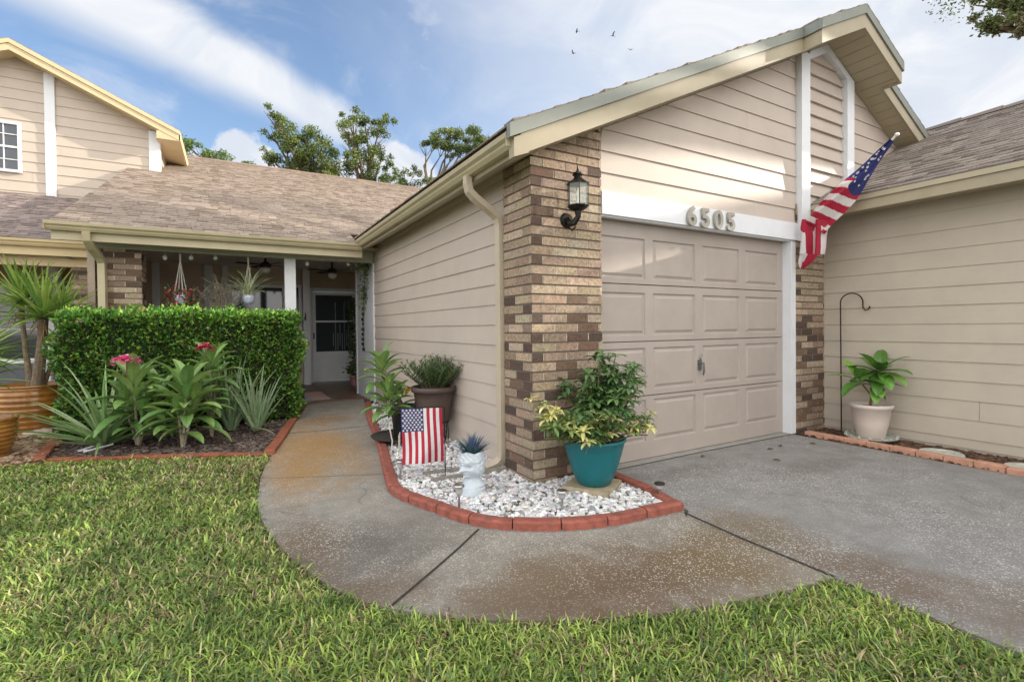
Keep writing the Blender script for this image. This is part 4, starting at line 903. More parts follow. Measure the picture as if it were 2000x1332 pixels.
for row in range(9):
    for c_ in range(6 if row % 2 == 0 else 5):
        u = (7/13)*((c_+(.5 if row % 2 == 0 else 1.0))/6); v = .42*(row+.7)/9.4; star(m, SF(u, v)+nfl*.002, .0125, FW, ux=ax_)
part('cloth', m, CLO, r)
m = MB(); m.tube([O+ax_*.345+Vector((0, 0, -.03)), O+ax_*.345+Vector((0, 0, .60)), O+ax_*.335+Vector((0, 0, .612)), O+ax_*-.01+Vector((0, 0, .612))], .0042, 6); m.tube([O+ax_*.25+Vector((0, 0, .012)), O+ax_*.345+Vector((0, 0, .012)), O+ax_*.345+Vector((0, 0, -.03))], .004, 6)
part('stake', m, DRK, r)
# ---- bust planter
x, y = 1.53, 3.27
r = thing('bust_planter', 'white classical head planter filled with blue-green grass', 'planter', (x, y, 0))
def headsurf():
    rows = []; nq = 132; fa = math.radians(203)       # facing left
    prof = [(0, .074), (.010, .086), (.03, .092), (.06, .092), (.09, .086), (.115, .074), (.13, .060), (.145, .054), (.157, .056), (.17, .066), (.185, .078), (.205, .086), (.23, .090), (.255, .091), (.28, .089), (.30, .085), (.32, .081), (.335, .078), (.342, .074)]
    P = arc_at([(a_, b_) for a_, b_ in prof])
    zs_ = np.linspace(0, .342, 130)
    pz_ = [a_ for a_, b_ in prof]; pr_ = [b_ for a_, b_ in prof]
    for z in zs_:
        R0 = float(np.interp(z, pz_, pr_)); row = []
        for q in range(nq):
            th = 2*PI*q/nq; a = (th-fa+PI) % (2*PI)-PI
            g_ = lambda a0, z0, sa, sz: math.exp(-((a-a0)/sa)**2-((z-z0)/sz)**2)
            rr = R0
            if z > .15:
                rr *= 1+.10*math.cos(a)*1.0-(.05 if z < .19 else 0)*math.cos(a)
                rr += .046*g_(0, .219, .17, .013)+.022*g_(0, .236, .11, .022)+.012*g_(0, .264, .55, .009)            # nose, brow
                rr -= .030*g_(.40, .243, .20, .011)+.030*g_(-.40, .243, .20, .011)+.010*g_(0, .206, .4, .006); rr += .006*g_(.33, .242, .10, .006)+.006*g_(-.33, .242, .1, .006)
                rr += .013*g_(0, .199, .22, .005)+.013*g_(0, .188, .20, .005)-.005*g_(0, .194, .25, .0025)-.006*g_(0, .179, .3, .006)+.026*g_(0, .170, .34, .013)
                rr += .006*g_(.6, .215, .3, .02)+.006*g_(-.6, .215, .3, .02)
                hair = max(0, min(1, (abs(a)-.95)/.25)) if z < .275 else 1
                if z > .17: rr += hair*(.012+.004*math.sin(a*11+2*math.sin(z*60))*math.sin(z*95+a*3))
                rr += .007*g_(1.45, .228, .12, .018)+.007*g_(-1.45, .228, .12, .018)
            else:
                rr += .006*math.sin(a*2.3+1)*(1 if z < .09 else .3)+.012*g_(1.9, .10, .5, .06)*(1+.4*math.sin(z*200))+.008*g_(-.2, .03, .9, .02)
            wav = .006*math.sin(a*5)*(1 if z > .33 else 0)
            row.append((x+rr*math.cos(th)*.98, y+rr*math.sin(th)*.98, z+wav))
        rows.append(row)
    return rows
m = MB(); rw = headsurf(); m.grid(rw, closed=True)
m.grid([rw[-1], [(x+(px-x)*.86, y+(py-y)*.86, pz__) for px, py, pz__ in rw[-1]], [(x+(px-x)*.8, y+(py-y)*.8, .31) for px, py, pz__ in rw[-1]]], closed=True)
part('head_planter', m, M('bust_plaster', (.50, .56, .62), .55, .06, 25, .15, 120), r, smooth=True)
m = MB(); m.lathe([(.07, .318), (0, .325)], x, y, 16); part('potting_soil', m, SOILM, r)
m = MB()
for k in range(230):
    az = random.uniform(0, 6.28); q = random.random(); c = random.choice([(.035, .13, .075), (.05, .17, .09), (.03, .10, .08), (.10, .15, .27), (.13, .17, .33)]) if k < 180 else (.12, .15, .30)
    m.leaf((x+.05*q*math.cos(az), y+.05*q*math.sin(az), .32), az, 1.5-q*.95, random.uniform(.10, .17), .008, .5, jc(c, .15), seg=4, fold=.2, shape='sword')
part('grass_tuft', m, LEAF, r)
# ---- splash block
m = MB(); cc_ = Vector((1.72, 3.72)); L2 = Vector((-.60, .05)); Wd_ = Vector((.02, .15))
c4 = lambda a, b: (1.98-.62*a, 3.64+.04*a+(.15+.05*a)*b)
def q4(a, b, z): p = c4(a, b); return (p[0], p[1], z)
m.hexa([q4(0, 0, 0), q4(1, 0, 0), q4(1, 1, 0), q4(0, 1, 0)], [q4(0, 0, .025), q4(1, 0, .025), q4(1, 1, .025), q4(0, 1, .025)])
for b0, b1 in ((-.08, .06), (.94, 1.08)): m.hexa([q4(-.02, b0, 0), q4(1, b0, 0), q4(1, b1, 0), q4(-.02, b1, 0)], [q4(-.02, b0, .065), q4(1, b0, .055), q4(1, b1, .055), q4(-.02, b1, .065)])
m.hexa([q4(-.05, -.08, 0), q4(-.02, -.08, 0), q4(-.02, 1.08, 0), q4(-.05, 1.08, 0)], [q4(-.05, -.08, .065), q4(-.02, -.08, .065), q4(-.02, 1.08, .065), q4(-.05, 1.08, .065)])
single('splash_block', m, M('splash_concrete', (.27, .25, .22), .9, .2, 20, .4, 80), 'weathered concrete splash block under the downspout behind the head planter', 'splash block', loc=(1.7, 3.7, 0))
# ---- solar lights
CHR = M('stainless', (.42, .40, .38), .32, .15, 20, metal=.9)
def solar(x, y, h, label, tilt=0):
    r = thing('solar_light', label, 'garden light', (x, y, 0), 'small solar lights around the gravel bed')
    m = MB(); m.tube([(x, y, -.02), (x+tilt, y, h*.62)], .008, 8); part('spike', m, CHR, r)
    m = MB(); m.lathe([(.014, h*.62), (.024, h*.70), (.026, h*.90), (.012, h*.91)], x+tilt, y, 16); part('lens', m, M('solar_lens', (.35, .36, .36), .15, .1, 10) if 'slens' not in globals() else slens, r)
    m = MB(); m.lathe([(0, h*.90), (.036, h*.90), (.038, h*.93), (.034, h*.985), (0, h)], x+tilt, y, 20); part('cap', m, DRK if 'drive' in label else CHR, r)
solar(1.165, 3.86, .19, 'solar light on a thin stake below the lower left corner of the small flag')
solar(1.31, 3.02, .20, 'steel solar light in the gravel directly in front of the head planter')
solar(1.90, 2.66, .16, 'steel solar light left of the teal pot near the red edging')
solar(2.64, 2.50, .13, 'small dark solar light in the gravel corner next to the driveway')
# ---- teal pot
x, y = 2.37, 2.90
m = MB(); q = [(2.235, 3.115), (2.195, 2.715), (2.545, 2.785), (2.565, 3.205)]
q = [(2.13, 2.98), (2.30, 2.67), (2.60, 2.85), (2.44, 3.16)]
m.slab(q, .02, .062); single('paver_slab', m, M('paver', (.38, .32, .22), .9, .2, 14, .4, 80, dirt=((.2, .15, .1), 8, .55, .5)), 'square tan concrete paver under the teal pot', 'paver', loc=(2.35, 2.9, .02))
r = thing('teal_planter', 'teal plastic pot with umbrella plants, green and yellow-variegated', 'potted plant', (x, y, .062))
m = MB(); m.lathe([(0, .064), (.11, .064), (.128, .075), (.158, .14), (.192, .24), (.216, .33), (.230, .385), (.240, .392), (.242, .408), (.232, .414), (.218, .39), (0, .375)], x, y, 48); part('pot', m, M('teal_plastic', (.005, .135, .16), .38, .08, 5), r, smooth=True)
m = MB(); m.lathe([(.21, .39), (0, .40)], x, y, 16); part('potting_soil', m, SOILM, r)
def schef(root, stems, cols, L, Wd, nl=7, nw=9, name='leaves', spread=.09):
    st = MB(); m = MB()
    for (bx, by, bz, tx, ty, tz, nwh) in stems:
        b = Vector((bx, by, bz)); t_ = Vector((tx, ty, tz)); mid = b.lerp(t_, .5)+Vector((random.gauss(0, .01), random.gauss(0, .01), .02))
        st.tube([b, mid, t_], [.006, .005, .004], 6)
        for j in range(nwh):
            k = .30+.70*(j+.5)/nwh; p = (b.lerp(mid, k*2) if k < .5 else mid.lerp(t_, k*2-1)); az = j*2.399+random.uniform(-.4, .4); el = .15+.9*k+random.uniform(-.3, .3)
            pl = spread*random.uniform(.7, 1.2); hub = p+Vector((math.cos(az)*math.cos(el), math.sin(az)*math.cos(el), math.sin(el)))*pl
            st.tube([p, hub], .002, 4, cap=False); base = random.choice(cols)
            for q in range(nl):
                a2 = q*2*PI/nl+az; e2 = .25+random.uniform(-.35, .35)+.4*math.cos(a2-az)*0
                tl = .35*math.cos(a2-az)
                cc = jc(base, .15); 
                m.leaf(hub, a2, e2-tl*.9, L*random.uniform(.8, 1.15), Wd, .9, cc, seg=4, fold=.2)
    part('stems', st, M('green_stem', (.12, .12, .05), .7, .2, 30) if 'gst' not in globals() else gst, root); part(name, m, LEAFG, root)
gst = M('green_stem', (.12, .12, .05), .7, .2, 30); slens = M('solar_lens', (.35, .36, .36), .15, .1, 10)
random.seed(21)
GR = [(.10, .19, .065), (.14, .24, .075), (.075, .15, .055)]; VR = [(.62, .60, .24), (.55, .52, .18), (.16, .25, .06), (.70, .66, .34), (.13, .21, .06)]
st = [(x+random.uniform(-.06, .12), y+random.uniform(-.08, .08), .39, x+.19+random.gauss(0, .11), y+.05+random.gauss(0, .12), random.uniform(.64, .94), 9) for _ in range(15)]
st += [(x+.05, y, .39, x+.20, y-.02, 1.00, 8), (x, y, .39, x+.06, y, .99, 8), (x+.1, y, .39, x+.30, y-.1, .86, 8), (x+.02, y-.02, .39, x-.06, y+.02, .82, 8)]
schef(r, st, GR, .090, .033, name='green_leaves')
st = [(x-.05+random.uniform(-.05, .05), y+random.uniform(-.1, .05), .39, x-.25+random.gauss(0, .16), y-.13+random.gauss(0, .10), random.uniform(.40, .60), 9) for _ in range(30)]
schef(r, st, GR+GR+[(.20, .28, .08), (.55, .55, .20), (.5, .5, .2)], .078, .027, name='low_leaves')
st = [(x-.12, y-.03, .39, x-.56, y-.06, .70, 10), (x-.1, y-.08, .39, x-.52, y-.14, .62, 9), (x-.1, y-.08, .39, x-.42, y-.2, .5, 7), (x+.1, y-.1, .39, x+.42, y-.17, .50, 9), (x+.12, y-.05, .39, x+.44, y-.10, .42, 9), (x+.1, y-.12, .39, x+.36, y-.2, .42, 8), (x-.05, y-.15, .39, x-.10, y-.26, .44, 5), (x+.02, y-.15, .39, x+.02, y-.22, .50, 4), (x-.2, y-.1, .39, x-.32, y-.16, .52, 5)]
schef(r, st, VR, .072, .025, name='variegated_leaves', spread=.07)
# ---- right: hook, white pot, dish, stepping stones
m = MB(); hx, hy = 6.085, 2.99; P = [(hx, hy, -.05), (hx-.01, hy, .8), (hx-.02, hy, 1.47)]
hd = Vector((.18, -.52, 0)).normalized()*.105
for k in range(13): a = PI-PI*k/12; P.append((hx-.02+hd.x*(1+math.cos(a)), hy+hd.y*(1+math.cos(a)), 1.49+.105*math.sin(a)))
ex = Vector(P[-1]); P += [tuple(ex+Vector((0, 0, -.06))), tuple(ex+hd*.2+Vector((0, 0, -.09))), tuple(ex+hd*.5+Vector((0, 0, -.08))), tuple(ex+hd*.6+Vector((0, 0, -.045)))]
m.tube(P, .0075, 8); single('shepherd_hook', m, M('rusty_iron', (.045, .032, .028), .7, .3, 30, metal=.5), 'tall thin black iron shepherd hook against the beige wall', 'plant hook', loc=(hx, hy, 0))
x, y = 5.88, 2.60
m = MB(); m.lathe([(0, .03), (.19, .03), (.235, .052), (.24, .056), (.23, .058), (.18, .042), (0, .042)], x, y, 32, cf=lambda a, b: jc((.45, .47, .42), .1))
for k in range(16): a = k*.3927+random.uniform(-.1, .1); m.ico(x+.225*math.cos(a), y+.225*math.sin(a), .065, .018, .018, .015, c=jc((.35, .36, .33)), jit=.3)
m.tube([(x, y, -.01), (x, y, .03)], .12, 16, c=(.2, .2, .18)); single('plant_saucer', m, ATT, 'ornate grey saucer under the cream pot', 'saucer', loc=(x, y, 0))
r = thing('cream_potted_plant', 'broad-leaved green plant in a cream pot against the beige wall', 'potted plant', (x, y, .042))
m = MB(); m.lathe([(0, .044), (.115, .044), (.125, .05), (.155, .20), (.178, .355), (.19, .36), (.196, .375), (.195, .395), (.186, .402), (.172, .39), (.168, .36), (0, .355)], x, y, 44); part('pot', m, M('cream_plastic', (.60, .52, .47), .5, .06, 6, dirt=((.42, .33, .26), 3, .6, .5)), r, smooth=True)
m = MB(); m.lathe([(.17, .36), (0, .365)], x, y, 16); part('potting_soil', m, SOILM, r)
bx_, by_ = x+.02, y
m = MB(); m.tube([(bx_-.04, by_, .35), (bx_-.02, by_-.01, .50), (bx_+.02, by_-.02, .62), (bx_+.07, by_-.04, .72)], [.016, .014, .011, .009], 8); m.tube([(bx_-.02, by_-.01, .48), (bx_-.08, by_+.05, .60)], [.01, .008], 8); part('stem', m, M('brown_stem', (.16, .10, .06), .8, .2, 30), r)
m = MB()
for (hx_, hy_, hz, az0, n, L) in ((bx_+.07, by_-.04, .74, .3, 14, .29), (bx_-.10, by_+.07, .64, 1.2, 8, .26), (bx_+.02, by_-.02, .60, 2.0, 8, .24)):
    for k in range(n):
        az = az0+k*2.399; t = (k+.5)/n; el = 1.15-1.75*t; c = jc(random.choice([(.14, .30, .05), (.19, .37, .065), (.10, .23, .045)]), .12)
        px0 = hx_+.04*math.cos(az)*math.cos(el); px0 = min(px0, 6.10)
        d_ = math.cos(az)*math.cos(el)*L
        if px0+d_ > 6.15: az = PI-az+.4
        p = (hx_+.035*math.cos(az), hy_+.035*math.sin(az), hz+.03*math.sin(el)); m.tube([(hx_, hy_, hz-.03*t), p], .004, 5, c=(.2, .25, .1), cap=False)
        m.leaf(p, az, el, L*random.uniform(.85, 1.1), L*.44, .7, c, seg=7, fold=.12, shape='ov'); m.leaf((p[0], p[1], p[2]+.0015), az, el, L*.9, .006, .7, (.24, .34, .12), seg=7, fold=0, shape='taper')
part('leaves', m, LEAFG, r)
SS = M('stepping_stone', (.48, .50, .44), .8, .25, 25, .4, 60, dirt=((.22, .27, .20), 14, .5, .5))
for (x, y, lab) in ((5.80, 1.98, 'round pale stepping stone in the bark mulch, midway along the beige wall'), (5.80, 1.38, 'round pale stepping stone in the bark mulch at the right edge of the picture')):
    m = MB(); m.lathe([(.165, -.02), (.17, .02), (.16, .03), (.10, .032), (.095, .027), (0, .027)], x, y, 36); single('stepping_stone', m, SS, lab, 'stepping stone', loc=(x, y, 0), smooth=False)
# ---- wall lantern
x, y, z0 = 2.40, YP, 2.03
r = thing('wall_lantern', 'black carriage lantern with clear glass on the brick pillar', 'wall lamp', (x, y, z0))
m = MB(); m.tube([(x-.03, y-.001, 2.11), (x-.03, y-.025, 2.11)], [.062, .05], 16); m.tube([(x-.03, y-.02, 2.12), (x-.03, y-.05, 2.075), (x-.015, y-.09, 2.075), (x, y-.12, 2.12), (x, y-.12, 2.17)], [.022, .03, .026, .022, .03], 8); m.tube([(x-.03, y-.03, 2.05), (x-.02, y-.07, 2.02), (x, y-.09, 2.05)], .008, 6); part('bracket', m, DRK, r)
yc = y-.12
m = MB(); m.lathe([(0, 2.16), (.03, 2.165), (.06, 2.178), (.088, 2.20), (.088, 2.207), (.0, 2.207)], x, yc, 8); m.lathe([(0, 2.375), (.090, 2.375), (.092, 2.383), (.055, 2.405), (.03, 2.43), (.033, 2.44), (.045, 2.45), (.04, 2.465), (.015, 2.475), (.008, 2.50), (.004, 2.53), (0, 2.535)], x, yc, 8)
for k in range(6):
    a = k*PI/3; m.tube([(x+.084*math.cos(a), yc+.084*math.sin(a), 2.20), (x+.086*math.cos(a), yc+.086*math.sin(a), 2.38)], .004, 5)
part('frame', m, DRK, r)
GL = bpy.data.materials.new('lantern_glass'); GL.use_nodes = True; b = GL.node_tree.nodes['Principled BSDF']; b.inputs['Base Color'].default_value = (.75, .85, .82, 1); b.inputs['Roughness'].default_value = .03; b.inputs['Alpha'].default_value = .22; b.inputs['Specular IOR Level'].default_value = 1
m = MB()
for k in range(6):
    a, a2 = k*PI/3, (k+1)*PI/3; r1, r2 = .082, .083
    m.face([(x+r1*math.cos(a), yc+r1*math.sin(a), 2.206), (x+r1*math.cos(a2), yc+r1*math.sin(a2), 2.206), (x+r2*math.cos(a2), yc+r2*math.sin(a2), 2.374), (x+r2*math.cos(a), yc+r2*math.sin(a), 2.374)])
part('glass_pane', m, GL, r)
m = MB(); m.tube([(x, yc, 2.206), (x, yc, 2.27)], .012, 8); m.lathe([(.008, 2.27), (.016, 2.29), (.012, 2.32), (0, 2.345)], x, yc, 10); part('bulb', m, M('candle_bulb', (.8, .78, .7), .3), r)
# ---- big flag on a pole
r = thing('house_flag', 'stars and stripes flag wrapped round a slanting pole beside the garage door', 'flag', (5.63, 3.2, 2.25))
p0 = Vector((5.66, 3.20, 2.245)); tip = Vector((5.66, 2.28, 3.09)); dn = (tip-p0).normalized()
m = MB(); m.tube([p0-dn*.0, tip], .011, 10); m.ico(tip.x, tip.y, tip.z, .022, .022, .022, jit=.02); part('pole', m, M('white_pole', (.7, .7, .68), .4), r)
m = MB(); m.box(5.635, 5.69, 3.185, 3.204, 2.19, 2.30); m.tube([p0+dn*-.015, p0+dn*.09], .018, 10); part('bracket', m, M('bracket_metal', (.45, .47, .50), .35, .1, 20, metal=.8), r)
A = [(1744, 275, 7), (1724, 298, 13), (1702, 325, 21), (1679, 351, 32), (1656, 377, 44), (1633, 402, 50), (1610, 425, 54), (1596, 442, 54)]
m = MB(); ns = 40; ctr = []
for (px, py, w) in A:
    nx, ny = .78, .62; a_ = at(px-nx*w/2, py-ny*w/2, 0, 5.66); b_ = at(px+nx*w/2, py+ny*w/2, 0, 5.66); ctr.append((a_, b_))
K = len(A)-1; NT = 66; G_ = []; NT = 190; ns = 90
def edge(i, t):
    s_ = t*K; j = min(int(s_), K-1); f = s_-j; return ctr[j][i].lerp(ctr[j+1][i], f)
def FA(t, s_):
    a_, b_ = edge(0, t), edge(1, t); p = a_.lerp(b_, s_); w = (b_-a_).length
    return p+Vector((-.02-.22*w*math.sin(s_*PI)-.028*w/.2*math.sin(s_*9.5+t*5)-.012*math.sin(s_*17+t*11), 0, 0))
def fcol(a, b):
    t = (a+.5)/NT; s_ = (b+.5)/ns
    if t+.06*math.sin(s_*6) < .50: return FB
    return FR if int((t*13.5+s_*1.5+.25*math.sin(s_*5))) % 2 == 0 else FW
m.grid([[FA(a/NT, b/ns) for b in range(ns+1)] for a in range(NT+1)], cf=fcol)
random.seed(5)
for k in range(26):
    t = random.uniform(.10, .47); s_ = random.uniform(.12, .88); w = (edge(1, t)-edge(0, t)).length
    star(m, FA(t, s_)+Vector((-.006, 0, 0)), .017, FW, ux=(0, -.8, .6), uz=(0, .6, .8))
# hanging end
B = [(1570, 1618, 430), (1569, 1619, 446), (1572, 1616, 462), (1571, 1616, 482), (1570, 1615, 497)]
e0 = [at(a_, y_, 0, 5.62) for a_, b_, y_ in B]; e1 = [at(b_, y_, 0, 5.62) for a_, b_, y_ in B]
def FBt(t, s_):
    q = t*(len(B)-1); j = min(int(q), len(B)-2); f = q-j; p = e0[j].lerp(e0[j+1], f).lerp(e1[j].lerp(e1[j+1], f), s_)
    return p+Vector((-.04-.035*math.sin(s_*11+t)-.02*math.sin(s_*5+2*t), 0, 0))
m.grid([[FBt(a/32, b/60) for b in range(61)] for a in range(33)], cf=lambda a, b: FR if a < 9+4*math.sin(b/9) else (FW if int((b/60)*5.2) % 2 == 0 else FR))
T = [(1569, 1604, 497), (1566, 1592, 512), (1569, 1574, 526)]
e0t = [at(a_, y_, 0, 5.62) for a_, b_, y_ in T]; e1t = [at(b_, y_, 0, 5.62) for a_, b_, y_ in T]
m.grid([[e0t[a].lerp(e1t[a], b/8)+Vector((-.07+.02*math.sin(b), 0, 0)) for b in range(9)] for a in range(3)], cf=lambda a, b: FW if b+a*2 < 4 else FR)
part('cloth', m, CLO, r, smooth=True)
# ------------------------------------------------------------------ porch things
random.seed(11)
def hanging(x, y, ztop, zb, label, kind):
    r = thing('hanging_basket', label, 'hanging plant', (x, y, ztop)); m = MB()
    for k in range(4): a = k*PI/2+.4; m.tube([(x, y, ztop-.12), (x+.075*math.cos(a), y+.075*math.sin(a), zb+.13), (x+.06*math.cos(a), y+.06*math.sin(a), zb), (x, y, zb-.06)], .006, 5)
    m.tube([(x, y, ztop), (x, y, ztop-.14)], .012, 6); part('macrame_cord', m, M('cotton_cord', (.62, .60, .54), .9, .1, 40), r)
    m = MB(); m.lathe([(0, zb-.05), (.04, zb-.045), (.072, zb), (.08, zb+.06), (.074, zb+.09), (.06, zb+.085), (0, zb+.08)], x, y, 20); part('bowl', m, M('patterned_bowl', (.50, .55, .66), .3, .5, 60), r, smooth=True)
    m = MB()
    if kind == 'flowers':
        for k in range(330):
            a = random.uniform(0, 6.28); q = random.random()**.5*.20; z = zb+.10+random.uniform(-.17, .10)
            c = random.choice([(.55, .03, .05), (.62, .08, .12), (.10, .20, .05), (.08, .16, .04), (.35, .02, .05), (.13, .22, .06)])
            m.card((x+q*math.cos(a), y+q*math.sin(a), z), .05, .03, jc(c))
    else:
        for k in range(34): m.leaf((x, y, zb+.08), k*2.399, 1.40-.032*k, random.uniform(.42, .66), .026, .95, jc(random.choice([(.55, .62, .34), (.40, .50, .24), (.68, .72, .46)]), .12), seg=7, fold=.3, shape='sword')
    part('flowers' if kind == 'flowers' else 'leaves', m, LEAF, r)
hanging(-.62, 8.40, 2.37, 1.66, 'hanging basket of red flowers in a white macrame cord above the hedge', 'flowers')
hanging(.235, 8.40, 2.37, 1.68, 'hanging spider plant with long pale arching leaves above the hedge', 'spider')
GB = M('white_globe', (.78, .78, .75), .3, .03)
for (px, lab) in ((322, 'leftmost white globe bulb under the porch beam, left of the macrame cord'), (373, 'white globe bulb just right of the macrame cord under the beam'), (421, 'white globe bulb between the macrame cord and the spider plant'), (600, 'white globe bulb just right of the white porch post'), (680, 'rightmost white globe bulb, above the front door')):
    p = at(px, 504 if px < 500 else 516, 1, 8.42); m = MB(); m.tube([(p.x, p.y, 2.52), (p.x, p.y, p.z+.03)], .004, 5, c=(.2, .2, .2)); m.lathe([(0, p.z-.032), (.02, p.z-.026), (.032, p.z), (.024, p.z+.022), (.012, p.z+.036), (0, p.z+.04)], p.x, p.y, 14); single('globe_bulb', m, GB, lab, 'light bulb', 'globe bulbs under the porch beam', loc=(p.x, p.y, p.z), smooth=True)
def fan(x, y, z, label):
    r = thing('ceiling_fan', label, 'ceiling fan', (x, y, z+.25)); m = MB(); m.tube([(x, y, 2.6), (x, y, z+.05)], .02, 8); m.lathe([(0, z-.02), (.09, z), (.10, z+.05), (.05, z+.09), (0, z+.09)], x, y, 16); part('motor', m, DRK, r)
    for k in range(4):
        a = .4+k*PI/2; ca, sa = math.cos(a), math.sin(a); m = MB(); m.hexa([(x+.1*ca+.03*sa, y+.1*sa-.03*ca, z+.03), (x+.5*ca+.06*sa, y+.5*sa-.06*ca, z+.02), (x+.5*ca-.06*sa, y+.5*sa+.06*ca, z+.04), (x+.1*ca-.03*sa, y+.1*sa+.03*ca, z+.04)], [(x+.1*ca+.03*sa, y+.1*sa-.03*ca, z+.036), (x+.5*ca+.06*sa, y+.5*sa-.06*ca, z+.027), (x+.5*ca-.06*sa, y+.5*sa+.06*ca, z+.047), (x+.1*ca-.03*sa, y+.1*sa+.03*ca, z+.047)]); part('blade', m, M('fan_blade', (.06, .045, .035), .5) if 'fbl' not in globals() else fbl, r)
    m = MB(); m.lathe([(0, z-.12), (.06, z-.10), (.085, z-.05), (.07, z-.01), (0, z-.005)], x, y, 16); part('lamp_bowl', m, GB, r, smooth=True)
fbl = M('fan_blade', (.06, .045, .035), .5)
fan(.55, 9.9, 2.38, 'dark ceiling fan with pale bowl, left of the white porch post'); fan(1.75, 10.2, 2.36, 'dark ceiling fan with pale bowl in front of the front door')
m = MB()
for k in range(60):
    a = random.uniform(0, 6.28); p = Vector((-.12, 8.75, 1.55)); pts = [p+Vector((random.gauss(0, .05), random.gauss(0, .04), 0))]
    for j in range(4): pts.append(pts[-1]+Vector((random.gauss(0, .07), random.gauss(0, .05), random.uniform(.03, .16))))
    m.tube(pts, .004, 4)
single('twig_decoration', m, M('dry_twig', (.40, .35, .27), .8, .2, 30), 'bundle of pale curly twigs left of the spider plant', 'decoration', loc=(-.12, 8.75, 1.55))
def vine(name, label, path, n, sp, cols, cat='climbing plant', L=.06):
    m = MB(); m.tube(path, .005, 5, c=(.08, .09, .04)); P = [Vector(p) for p in path]
    for k in range(n):
        t = random.random()*(len(P)-1); j = min(int(t), len(P)-2); p = P[j].lerp(P[j+1], t-j)+Vector((random.gauss(0, sp), random.gauss(0, sp), random.gauss(0, sp))); m.card(p, L, L*.5, jc(random.choice(cols)))
    single(name, m, LEAF, label, cat, loc=path[0])
VG = [(.09, .15, .05), (.12, .19, .06), (.06, .10, .035)]
vine('hanging_vine', 'dark green vine trailing under the right end of the porch beam', [(1.80, 8.30, 2.22), (1.9, 8.28, 2.30), (1.99, 8.4, 2.33), (2.03, 8.6, 2.35), (2.03, 8.7, 2.0), (2.03, 8.75, 1.75)], 260, .045, VG)
vine('wall_vine', 'pale green vine hanging on the white entry wall beside the siding', [(2.04, 8.80, 2.0), (2.04, 8.83, 1.75), (2.03, 8.86, 1.55)], 60, .035, [(.20, .28, .10), (.28, .34, .14)])
m = MB()
P = [(2.055, 8.95, 1.60-.09*k) for k in range(9)]
m.tube(P, .006, 5)
for k in range(9): m.ico(2.045, 8.95+random.uniform(-.03, .03), 1.60-.09*k, .018, .03, .035, jit=.3)
single('wind_chime', m, DRK, 'dark hanging ornament on the white entry wall below the pale vine', 'ornament', loc=(2.05, 8.95, 1.6))
vine('door_garland', 'tall leafy garland climbing beside the right edge of the front door', [(2.45, 11.6, .45), (2.46, 11.62, .9), (2.42, 11.6, 1.3), (2.45, 11.6, 1.72), (2.38, 11.6, 1.85)], 420, .06, VG+[(.09, .15, .06)], L=.09)
r = thing('pink_pot', 'small pink pot standing on the porch floor by the front door', 'plant pot', (2.30, 10.9, .012)); m = MB(); m.lathe([(0, .014), (.07, .014), (.075, .02), (.105, .20), (.12, .205), (.118, .24), (.10, .24), (0, .21)], 2.30, 10.9, 20); part('pot', m, M('pink_glaze', (.55, .27, .28), .4), r, smooth=True)
m = MB(); m.clump((2.28, 10.9, .36), .19, 160, .11, .04, VG); part('leaves', m, LEAF, r)
# door mat with a flag-like pattern
m = MB(); MQ = [(.88, 9.02), (1.50, 9.02), (1.50, 10.4), (.88, 10.4)]
for i in range(12):
    for j in range(12):
        x0, x1 = .90+.05*i, .90+.05*(i+1); y0, y1 = 9.05+.1*j, 9.05+.1*(j+1); c = (.33, .36, .42) if i < 6 else ((.50, .26, .24) if j % 2 else (.55, .42, .38))
        m.face([(x0, y0, .022), (x1, y0, .022), (x1, y1, .022), (x0, y1, .022)], jc(c, .06))
m.slab([(.895, 9.045), (1.505, 9.045), (1.505, 10.255), (.895, 10.255)], .0125, .019, (.3, .28, .27))
for a_, b_ in (((1.0, 9.3), (1.12, 9.9)), ((1.12, 9.9), (1.10, 9.5))): m.tube([(*a_, .026), (*b_, .026)], .012, 4, c=(.08, .1, .2))
single('door_mat', m, ATT, 'grey-blue and pink door mat at the end of the walkway', 'door mat', loc=(1.2, 9.6, .0125))
m = MB(); m.box(1.40, 1.43, 11.62, 11.695, 1.46, 1.52); m.box(1.41, 1.425, 11.55, 11.62, 1.44, 1.60); single('mail_clip', m, DRK, 'small dark metal fitting on the white trim left of the front door', 'fitting', loc=(1.41, 11.69, 1.5))
# left neighbour porch bench and camera
r = thing('porch_bench', 'white-framed grey bench behind the amber pots on the left porch', 'bench', (-2.9, 9.6, 0)); m = MB()
for x_ in (-3.35, -2.30): m.box(x_, x_+.08, 9.2, 9.28, 0, .82); m.box(x_, x_+.08, 9.75, 9.83, 0, .82)
m.box(-3.35, -2.22, 9.19, 9.29, .82, .88); part('frame', m, WHT, r)
m = MB(); m.box(-3.27, -2.30, 9.22, 9.80, .42, .52); m.box(-3.27, -2.30, 9.72, 9.80, .53, .81); part('cushion', m, M('grey_fabric', (.13, .14, .16), .9, .1, 20), r)
p = at(133, 500, 1, 9.98); m = MB(); m.tube([(p.x, p.y+.06, p.z+.06), (p.x, p.y+.06, p.z)], .03, 10); m.tube([(p.x, p.y+.08, p.z), (p.x+.02, p.y-.06, p.z-.01)], .035, 12); single('security_camera', m, BLK, 'small black camera under the left neighbour eave', 'camera', loc=tuple(p))
m = MB()
for (x, y) in ((4.9, 3.0), (4.62, 2.95), (5.2, 2.86), (3.9, 3.12), (4.3, 2.7)):
    m.leaf((x, y, .006), random.uniform(0, 6), .15, .07, .03, .5, jc((.10, .06, .03)), seg=4); 
single('fallen_leaves', m, LEAF, 'few dry brown leaves on the driveway before the garage door', 'leaves', kind=None, loc=(4.5, 3, 0))
